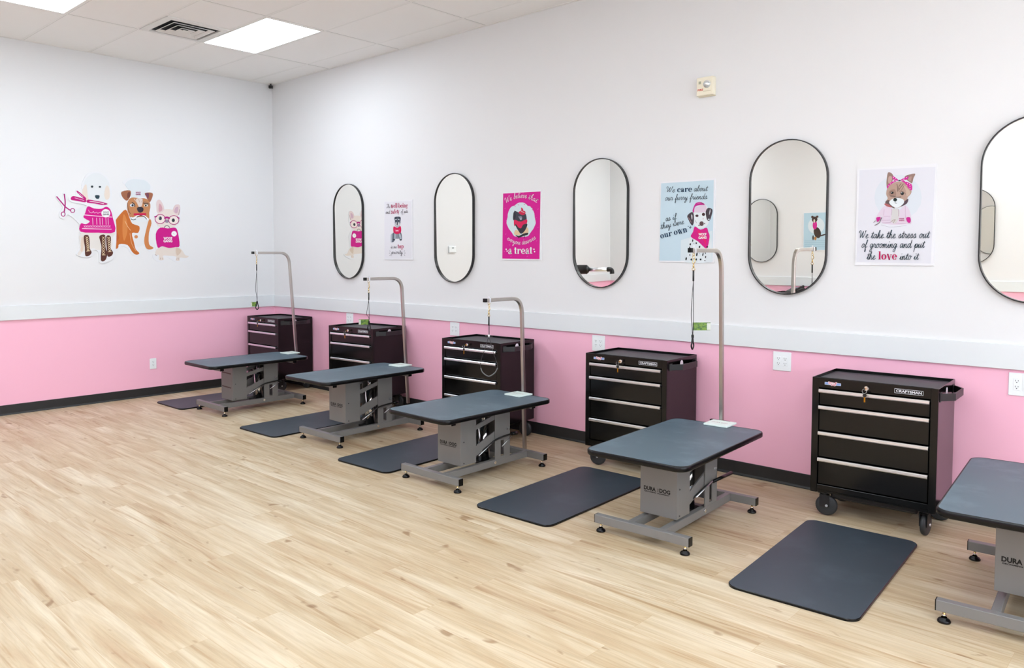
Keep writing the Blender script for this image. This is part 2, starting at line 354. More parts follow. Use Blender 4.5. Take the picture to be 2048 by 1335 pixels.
ART={
'stress':([('p','ECECF3',[(-2120,2970),(2190,2860),(2080,-2910),(-2180,-2860)]),('p','E3EAF1',[(1500,1080),(1440,620),(1220,220),(880,-70),(440,-220),(-30,-210),(-480,-30),(-860,300),(-1110,730),(-1200,1210),(-1130,1690),(-900,2100),(-540,2380),(-90,2520),(380,2490),(820,2300),(1180,1970),(1410,1550)]),('P','E9D9E8',[(-550,670),(-150,480),(240,340),(560,630),(790,410),(940,-70),(950,-490),(700,-520),(40,-540),(-720,-410),(-790,-80),(-1040,-10),(-830,380)]),('P','DEDCDA',[(-120,450),(240,430),(280,10),(70,-460),(-190,-300),(-170,60)]),('P','9C7F74',[(-430,2720),(-170,2580),(-140,2250),(-430,1750),(-510,1970),(-500,2330)]),('P','C9A79C',[(-370,2470),(-210,2430),(-220,2190),(-370,2020),(-430,2230)]),('P','9C7F74',[(1090,2530),(1010,2260),(940,1970),(800,2040),(520,2320),(630,2460)]),('P','B9958C',[(900,2390),(850,2090),(690,2250)]),('P','BFA090',[(-460,1720),(-270,1950),(90,2110),(470,2060),(750,1800),(920,1500),(870,1290),(720,1120),(670,890),(510,660),(240,520),(-100,560),(-350,730),(-500,940),(-420,1120),(-510,1370)]),('P','A98878',[(-290,1590),(-10,1640),(50,1220),(-200,1170),(-370,1360)]),('P','D0B4A2',[(480,1850),(760,1600),(850,1330),(660,1190),(600,1550)]),('P','6B5A58',[(-530,940),(-330,1000),(-240,750),(20,480),(-240,570),(-520,730)]),('P','B9686A',[(-610,780),(-380,760),(-150,540),(-460,620)]),('P','5A4650',[(500,840),(750,1030),(680,740),(350,580)]),('P','EDF4F6',[(-330,870),(-110,1080),(110,1120),(450,1020),(520,810),(350,610),(130,520),(-130,610)]),('S','5A4640',[(90,1960),(130,1780),(140,1510)],27.9),('S','5A4640',[(330,1980),(210,1810),(180,1630)],27.9),('S','5A4640',[(450,1940),(260,1680),(200,1540)],27.9),('S','7A6058',[(480,1820),(350,1560),(240,1490)],24.8),('S','7D6660',[(-250,1250),(-60,1220),(110,1150),(330,1170)],49.6),('S','7D6660',[(-340,1480),(-150,1540),(-60,1430)],27.9),('S','8A6E66',[(320,1460),(460,1480),(600,1310)],27.9),('p','1E2426',[(-90,1430),(-90,1410),(-110,1390),(-130,1380),(-160,1370),(-190,1370),(-210,1380),(-240,1400),(-250,1420),(-260,1440),(-250,1470),(-240,1480),(-220,1500),(-190,1500),(-160,1500),(-130,1490),(-110,1480),(-100,1460)]),('p','1E2426',[(500,1370),(500,1330),(480,1300),(460,1280),(420,1270),(390,1270),(360,1290),(330,1310),(310,1340),(300,1380),(310,1410),(330,1440),(350,1460),(380,1470),(420,1470),(450,1460),(480,1430),(500,1400)]),('p','FFFFFF',[(400,1410),(400,1410),(400,1400),(390,1390),(380,1390),(380,1390),(370,1400),(360,1400),(360,1410),(360,1420),(360,1420),(360,1430),(370,1440),(380,1440),(380,1440),(390,1440),(400,1430),(400,1420)]),('p','FFFFFF',[(-180,1460),(-180,1460),(-180,1450),(-190,1450),(-190,1450),(-200,1450),(-200,1450),(-210,1450),(-210,1460),(-210,1460),(-210,1470),(-210,1480),(-210,1480),(-200,1480),(-190,1480),(-190,1480),(-180,1470),(-180,1470)]),('p','20302F',[(130,1000),(120,970),(100,940),(80,910),(40,900),(0,900),(-40,920),(-70,940),(-90,980),(-90,1010),(-90,1050),(-70,1080),(-40,1110),(0,1120),(30,1110),(70,1100),(100,1070),(120,1040)]),('S','20302F',[(20,900),(30,800),(120,790)],24.8),('P','D92A9E',[(-140,2470),(170,2200),(30,2130),(-270,1950),(-460,1710),(-460,1880),(-250,2100),(-80,2180),(-170,2340)]),('P','D92A9E',[(310,2220),(710,2400),(690,2220),(470,2150),(910,1910),(940,1530),(760,1660),(530,2000),(310,2150)]),('S','F8D8EC',[(-80,2240),(90,2160)],27.9),('S','F8D8EC',[(330,2160),(500,2210)],27.9),('p','FBE6F3',[(-90,2380),(-90,2370),(-100,2360),(-100,2360),(-110,2360),(-120,2360),(-120,2360),(-130,2360),(-130,2370),(-140,2380),(-130,2390),(-130,2400),(-120,2400),(-120,2400),(-110,2400),(-100,2400),(-100,2390),(-90,2390)]),('p','FBE6F3',[(40,2310),(30,2300),(30,2290),(30,2290),(20,2290),(10,2290),(0,2290),(0,2300),(-10,2300),(-10,2310),(-10,2320),(0,2330),(0,2330),(10,2330),(20,2330),(20,2330),(30,2330),(30,2320)]),('p','FBE6F3',[(-340,1880),(-350,1880),(-350,1870),(-350,1860),(-360,1860),(-370,1860),(-380,1860),(-380,1870),(-390,1880),(-390,1890),(-390,1890),(-380,1900),(-380,1910),(-370,1910),(-360,1910),(-360,1910),(-350,1900),(-350,1890)]),('p','FBE6F3',[(-260,2000),(-260,1990),(-270,1980),(-270,1980),(-280,1980),(-290,1980),(-300,1980),(-300,1990),(-310,1990),(-310,2000),(-310,2010),(-300,2020),(-300,2020),(-290,2020),(-280,2020),(-270,2020),(-270,2010),(-260,2010)]),('p','FBE6F3',[(-220,2100),(-220,2090),(-230,2090),(-230,2080),(-240,2080),(-250,2080),(-260,2080),(-260,2090),(-270,2100),(-270,2100),(-270,2110),(-260,2120),(-260,2120),(-250,2130),(-240,2130),(-240,2120),(-230,2120),(-230,2110)]),('p','FBE6F3',[(510,2250),(500,2240),(500,2230),(490,2230),(490,2230),(480,2230),(470,2230),(470,2240),(460,2240),(460,2250),(460,2260),(470,2270),(470,2270),(480,2270),(490,2270),(490,2270),(500,2260),(500,2260)]),('p','FBE6F3',[(650,2330),(650,2320),(650,2310),(640,2310),(640,2310),(630,2310),(620,2310),(620,2320),(610,2320),(610,2330),(610,2340),(610,2350),(620,2350),(630,2350),(630,2350),(640,2350),(650,2340),(650,2340)]),('p','FBE6F3',[(590,2080),(590,2070),(590,2070),(580,2060),(570,2060),(570,2060),(560,2060),(550,2070),(550,2070),(550,2080),(550,2090),(550,2100),(560,2100),(570,2110),(570,2100),(580,2100),(590,2100),(590,2090)]),('p','FBE6F3',[(720,1950),(720,1950),(710,1940),(710,1930),(700,1930),(690,1930),(680,1940),(680,1940),(670,1950),(670,1960),(670,1960),(680,1970),(680,1980),(690,1980),(700,1980),(710,1980),(710,1970),(720,1960)]),('p','FBE6F3',[(680,1820),(680,1820),(670,1810),(670,1800),(660,1800),(650,1800),(650,1800),(640,1810),(640,1820),(640,1830),(640,1830),(640,1840),(650,1850),(650,1850),(660,1850),(670,1840),(670,1840),(680,1830)]),('p','FBE6F3',[(830,1890),(830,1880),(820,1870),(820,1870),(810,1870),(800,1870),(800,1870),(790,1880),(790,1880),(780,1890),(780,1900),(790,1910),(790,1910),(800,1910),(810,1910),(820,1910),(820,1900),(830,1900)]),('p','FBE6F3',[(860,1780),(860,1780),(850,1770),(850,1760),(840,1760),(830,1760),(820,1760),(820,1770),(820,1780),(810,1790),(810,1790),(820,1800),(820,1810),(830,1810),(840,1810),(850,1800),(850,1800),(860,1790)]),('p','FBE6F3',[(860,1650),(860,1640),(860,1640),(850,1630),(840,1630),(840,1630),(830,1630),(820,1640),(820,1640),(820,1650),(820,1660),(820,1670),(830,1670),(830,1670),(840,1670),(850,1670),(850,1670),(860,1660)]),('p','FBE6F3',[(-60,2140),(-60,2130),(-60,2120),(-70,2120),(-80,2110),(-80,2110),(-90,2120),(-100,2120),(-100,2130),(-100,2140),(-100,2150),(-100,2150),(-90,2160),(-80,2160),(-80,2160),(-70,2160),(-60,2150),(-60,2140)]),('p','1C4A55',[(310,2160),(310,2150),(290,2140),(270,2130),(250,2130),(230,2130),(200,2130),(180,2140),(170,2160),(170,2170),(170,2190),(180,2200),(200,2210),(220,2210),(250,2210),(270,2200),(290,2190),(310,2180)]),('S','C99DBF',[(-600,430),(-620,70)],15.5),('S','C99DBF',[(590,630),(640,-150)],15.5),('S','C99DBF',[(210,400),(220,-20)],15.5),('S','C99DBF',[(-160,450),(-180,60)],15.5),('S','C99DBF',[(-730,-240),(-220,-240)],15.5),('S','C99DBF',[(-690,-400),(-210,-390)],15.5),('S','C99DBF',[(70,-430),(650,-480)],15.5),('S','C99DBF',[(-620,10),(-250,0)],15.5),('S','B59A88',[(-210,-360),(-20,-220),(90,-250)],21.7),('S','B59A88',[(-50,-430),(30,-250)],21.7),('S','A8A8B0',[(-750,-520),(-290,-660),(100,-660),(700,-600)],12.4),('P','D11F92',[(-1030,-50),(-800,-40),(-850,-230),(-980,-330),(-1030,-190)]),('P','D11F92',[(680,-120),(880,-100),(930,-340),(840,-450),(720,-330)]),('S','8A8088',[(-740,-80),(-860,-380),(-1120,-540)],49.6),('S','8A8088',[(-1190,-370),(-1100,-260)],34.1)],
[('s', '23404C', 'We take the stress out', (-2060, -1340), (1980, -1370), 250, None), ('s', '23404C', 'of grooming and put', (-1880, -1940), (1730, -1960), 250, None), ('s', '23404C', 'the', (-1540, -2680), (-1040, -2680), 250, None), ('b', 'C8105E', 'love', (-880, -2680), (220, -2690), 330, None), ('s', '23404C', 'into it', (380, -2690), (1420, -2680), 240, None), ('f', 'B3166E', 'WOOF', (270, -200), (560, -210), 70, None), ('f', 'B3166E', 'GANG', (270, -310), (570, -310), 70, None)]),
'care':([('p','CFE6F1',[(-2198,2937),(2142,2917),(2132,-2933),(-2278,-2933)]),('S','12385A',[(222,-463),(392,-443)],46.9),('S','12385A',[(312,-363),(302,-553)],46.9),('p','12385A',[(172,-373),(172,-383),(172,-393),(162,-403),(142,-403),(132,-403),(122,-403),(112,-393),(102,-383),(102,-373),(102,-363),(112,-353),(122,-343),(132,-343),(142,-343),(152,-343),(162,-353),(172,-363)]),('p','E2EFF4',[(-458,-1393),(2092,-733),(2132,-2933),(-468,-2933)]),('P','EAF3F6',[(372,-1193),(1872,-1163),(2032,-2563),(2022,-3023),(-68,-3043),(22,-2653),(242,-2213),(182,-1763)]),('P','EEF5F8',[(542,707),(872,1107),(1552,1127),(1742,617),(1812,-33),(1572,-423),(1042,-553),(602,-223),(522,217)]),('P','E6D3E4',[(592,927),(1452,1177),(1622,757),(1512,617),(592,647)]),('P','CF2492',[(592,607),(472,757),(632,1187),(822,1357),(1162,1367),(1462,1177),(1092,1147),(732,1087),(612,877)]),('S','F3B8DC',[(872,1307),(1112,1307)],22.0),('S','3A3040',[(1142,1337),(1382,1197)],22.0),('P','4A4048',[(52,417),(392,667),(572,527),(602,-3),(512,-303),(362,-233),(162,97)]),('P','D8D8DE',[(372,487),(472,397),(462,137),(402,177)]),('S','C8A0A0',[(152,277),(382,-83)],26.4),('P','4A4048',[(1552,717),(1742,927),(2072,777),(1992,307),(1852,-3),(1662,57),(1562,407)]),('P','E0E4EA',[(1892,827),(1912,657),(1822,397),(1842,657)]),('p','DDE6EA',[(1872,97),(1862,77),(1852,67),(1832,57),(1802,57),(1782,57),(1752,57),(1732,67),(1722,87),(1712,97),(1722,117),(1732,127),(1752,137),(1782,137),(1802,137),(1832,137),(1852,117),(1862,107)]),('p','4A2E30',[(972,377),(962,347),(942,317),(902,297),(862,287),(822,297),(772,307),(742,327),(712,357),(712,387),(712,417),(742,437),(772,457),(812,467),(862,467),(902,457),(942,437),(962,407)]),('p','4A2E30',[(1492,467),(1492,427),(1472,397),(1432,367),(1392,357),(1342,357),(1302,377),(1272,397),(1242,437),(1242,477),(1242,517),(1272,547),(1302,567),(1342,587),(1392,577),(1432,567),(1462,537),(1492,507)]),('S','4A4048',[(712,37),(822,-143)],22.0),('p','5C4448',[(1402,-203),(1392,-263),(1362,-323),(1312,-353),(1262,-373),(1202,-373),(1142,-353),(1092,-313),(1062,-263),(1052,-193),(1062,-143),(1092,-83),(1132,-53),(1192,-33),(1252,-33),(1312,-53),(1352,-93),(1382,-143)]),('p','5C4448',[(1072,-333),(1072,-353),(1062,-363),(1042,-383),(1032,-383),(1012,-383),(992,-373),(982,-363),(972,-343),(962,-323),(972,-313),(982,-293),(992,-283),(1012,-273),(1032,-273),(1042,-283),(1062,-293),(1072,-313)]),('p','5C4448',[(1502,-213),(1502,-223),(1492,-243),(1482,-253),(1472,-263),(1462,-263),(1442,-253),(1432,-243),(1432,-223),(1422,-203),(1432,-193),(1432,-173),(1442,-163),(1462,-153),(1472,-153),(1482,-163),(1492,-173),(1502,-193)]),('p','D9B8C0',[(1392,147),(1382,137),(1382,117),(1372,107),(1352,97),(1342,97),(1332,107),(1322,117),(1312,137),(1312,157),(1312,167),(1322,187),(1332,197),(1342,207),(1352,207),(1372,197),(1382,187),(1382,167)]),('P','DE1488',[(692,-393),(1142,-643),(1622,-503),(1772,-813),(1882,-1163),(1742,-1903),(1552,-2003),(962,-1503),(372,-1153),(542,-793)]),('P','F0146E',[(902,-803),(1402,-1423),(1592,-1773),(1542,-1333),(1052,-713)]),('p','4A2038',[(1782,-1903),(1772,-1923),(1762,-1943),(1742,-1963),(1712,-1963),(1692,-1963),(1662,-1963),(1642,-1943),(1632,-1923),(1622,-1903),(1632,-1883),(1642,-1863),(1662,-1853),(1692,-1843),(1712,-1843),(1742,-1853),(1762,-1863),(1772,-1883)]),('p','1E2228',[(572,-1443),(562,-1483),(542,-1513),(532,-1533),(512,-1543),(492,-1533),(482,-1523),(482,-1493),(482,-1463),(482,-1423),(492,-1393),(502,-1363),(522,-1343),(542,-1333),(552,-1333),(562,-1353),(572,-1373),(572,-1403)]),('p','1E2228',[(392,-1723),(382,-1753),(362,-1773),(342,-1793),(322,-1803),(302,-1793),(292,-1783),(282,-1763),(272,-1733),(272,-1703),(282,-1673),(302,-1643),(322,-1633),(342,-1623),(362,-1633),(382,-1643),(392,-1663),(392,-1693)]),('p','1E2228',[(882,-1643),(872,-1663),(852,-1683),(842,-1693),(812,-1693),(802,-1693),(782,-1683),(772,-1663),(762,-1643),(762,-1613),(772,-1593),(782,-1573),(802,-1563),(822,-1563),(842,-1563),(862,-1573),(872,-1593),(882,-1613)]),('p','1E2228',[(652,-1643),(652,-1653),(642,-1653),(632,-1663),(622,-1663),(612,-1663),(612,-1653),(602,-1653),(602,-1643),(602,-1633),(602,-1623),(612,-1613),(622,-1613),(632,-1613),(632,-1613),(642,-1613),(652,-1623),(652,-1633)]),('p','1E2228',[(1152,-1913),(1142,-1943),(1122,-1963),(1102,-1983),(1082,-1993),(1062,-1983),(1052,-1973),(1032,-1953),(1032,-1923),(1032,-1893),(1042,-1863),(1062,-1843),(1082,-1823),(1102,-1813),(1122,-1823),(1132,-1833),(1152,-1853),(1152,-1883)]),('p','1E2228',[(312,-1993),(302,-2043),(282,-2073),(262,-2103),(252,-2113),(232,-2113),(222,-2093),(222,-2063),(222,-2023),(222,-1983),(242,-1933),(252,-1893),(272,-1873),(292,-1853),(302,-1863),(312,-1883),(322,-1913),(322,-1953)]),('p','1E2228',[(942,-2463),(922,-2513),(912,-2553),(882,-2583),(862,-2593),(842,-2583),(832,-2563),(822,-2533),(822,-2493),(822,-2443),(842,-2393),(852,-2353),(882,-2333),(902,-2313),(922,-2323),(932,-2343),(942,-2373),(942,-2413)]),('p','1E2228',[(1102,-2393),(1092,-2403),(1092,-2403),(1082,-2413),(1072,-2413),(1062,-2413),(1062,-2403),(1052,-2403),(1052,-2393),(1052,-2383),(1052,-2373),(1062,-2363),(1072,-2363),(1072,-2363),(1082,-2363),(1092,-2363),(1092,-2373),(1102,-2383)]),('p','1E2228',[(1422,-2463),(1402,-2503),(1392,-2543),(1372,-2573),(1352,-2593),(1342,-2583),(1332,-2573),(1322,-2533),(1322,-2493),(1332,-2443),(1342,-2403),(1362,-2363),(1382,-2333),(1392,-2313),(1412,-2323),(1422,-2333),(1422,-2373),(1422,-2413)]),('p','1E2228',[(1612,-2373),(1602,-2383),(1592,-2403),(1582,-2403),(1562,-2413),(1552,-2403),(1532,-2393),(1522,-2383),(1522,-2373),(1522,-2353),(1522,-2343),(1532,-2333),(1552,-2323),(1562,-2323),(1582,-2323),(1592,-2333),(1602,-2343),(1612,-2363)]),('p','1E2228',[(362,-2513),(362,-2523),(342,-2533),(332,-2533),(312,-2533),(292,-2533),(272,-2523),(252,-2513),(252,-2503),(252,-2483),(252,-2473),(262,-2463),(282,-2463),(302,-2463),(322,-2463),(342,-2473),(352,-2483),(362,-2493)]),('p','1E2228',[(1632,-2653),(1622,-2683),(1612,-2713),(1602,-2723),(1582,-2733),(1572,-2733),(1562,-2723),(1552,-2703),(1552,-2673),(1552,-2643),(1562,-2613),(1572,-2593),(1592,-2573),(1602,-2563),(1622,-2563),(1632,-2583),(1632,-2603),(1632,-2623)]),('p','1E2228',[(72,-2793),(62,-2833),(42,-2863),(22,-2893),(2,-2903),(-18,-2903),(-38,-2883),(-48,-2853),(-48,-2813),(-48,-2773),(-28,-2723),(-18,-2693),(2,-2673),(32,-2653),(52,-2663),(62,-2683),(72,-2713),(82,-2743)]),('p','1E2228',[(502,-2843),(492,-2873),(482,-2893),(462,-2903),(432,-2913),(412,-2903),(392,-2893),(372,-2873),(372,-2843),(372,-2823),(382,-2793),(402,-2773),(422,-2753),(442,-2753),(462,-2753),(482,-2773),(502,-2793),(512,-2813)]),('p','1E2228',[(892,-2833),(882,-2863),(862,-2893),(852,-2903),(832,-2913),(812,-2913),(802,-2903),(792,-2873),(792,-2853),(792,-2823),(802,-2793),(812,-2763),(832,-2753),(852,-2743),(862,-2743),(882,-2753),(892,-2783),(892,-2803)]),('p','1E2228',[(1262,-2843),(1252,-2863),(1232,-2883),(1212,-2893),(1192,-2893),(1172,-2893),(1152,-2883),(1132,-2863),(1122,-2843),(1122,-2813),(1132,-2793),(1152,-2773),(1172,-2763),(1192,-2753),(1222,-2763),(1242,-2773),(1252,-2793),(1262,-2813)]),('p','1E2228',[(1592,-2913),(1582,-2923),(1572,-2923),(1562,-2933),(1542,-2933),(1522,-2923),(1512,-2923),(1502,-2913),(1492,-2903),(1492,-2893),(1502,-2883),(1512,-2883),(1522,-2873),(1542,-2873),(1552,-2883),(1572,-2883),(1582,-2893),(1582,-2903)])],
[('s', '2E3A46', 'We', (-1758, 2227), (-998, 2197), 220, None), ('b', '12385A', 'care', (-818, 2187), (422, 2167), 290, None), ('s', '2E3A46', 'about', (572, 2177), (1672, 2157), 220, None), ('s', '2E3A46', 'our furry friends', (-1828, 1627), (1662, 1577), 220, None), ('s', '2E3A46', 'as if', (-1748, 57), (-838, 177), 230, None), ('s', '2E3A46', 'they were', (-2158, -533), (-188, -183), 230, None), ('b', '12385A', 'our own', (-2178, -1263), (112, -773), 310, None), ('f', 'FFFFFF', 'WOOF', (1002, -1073), (1632, -1063), 180, None), ('f', 'FFFFFF', 'GANG', (1002, -1323), (1642, -1303), 190, None)]),
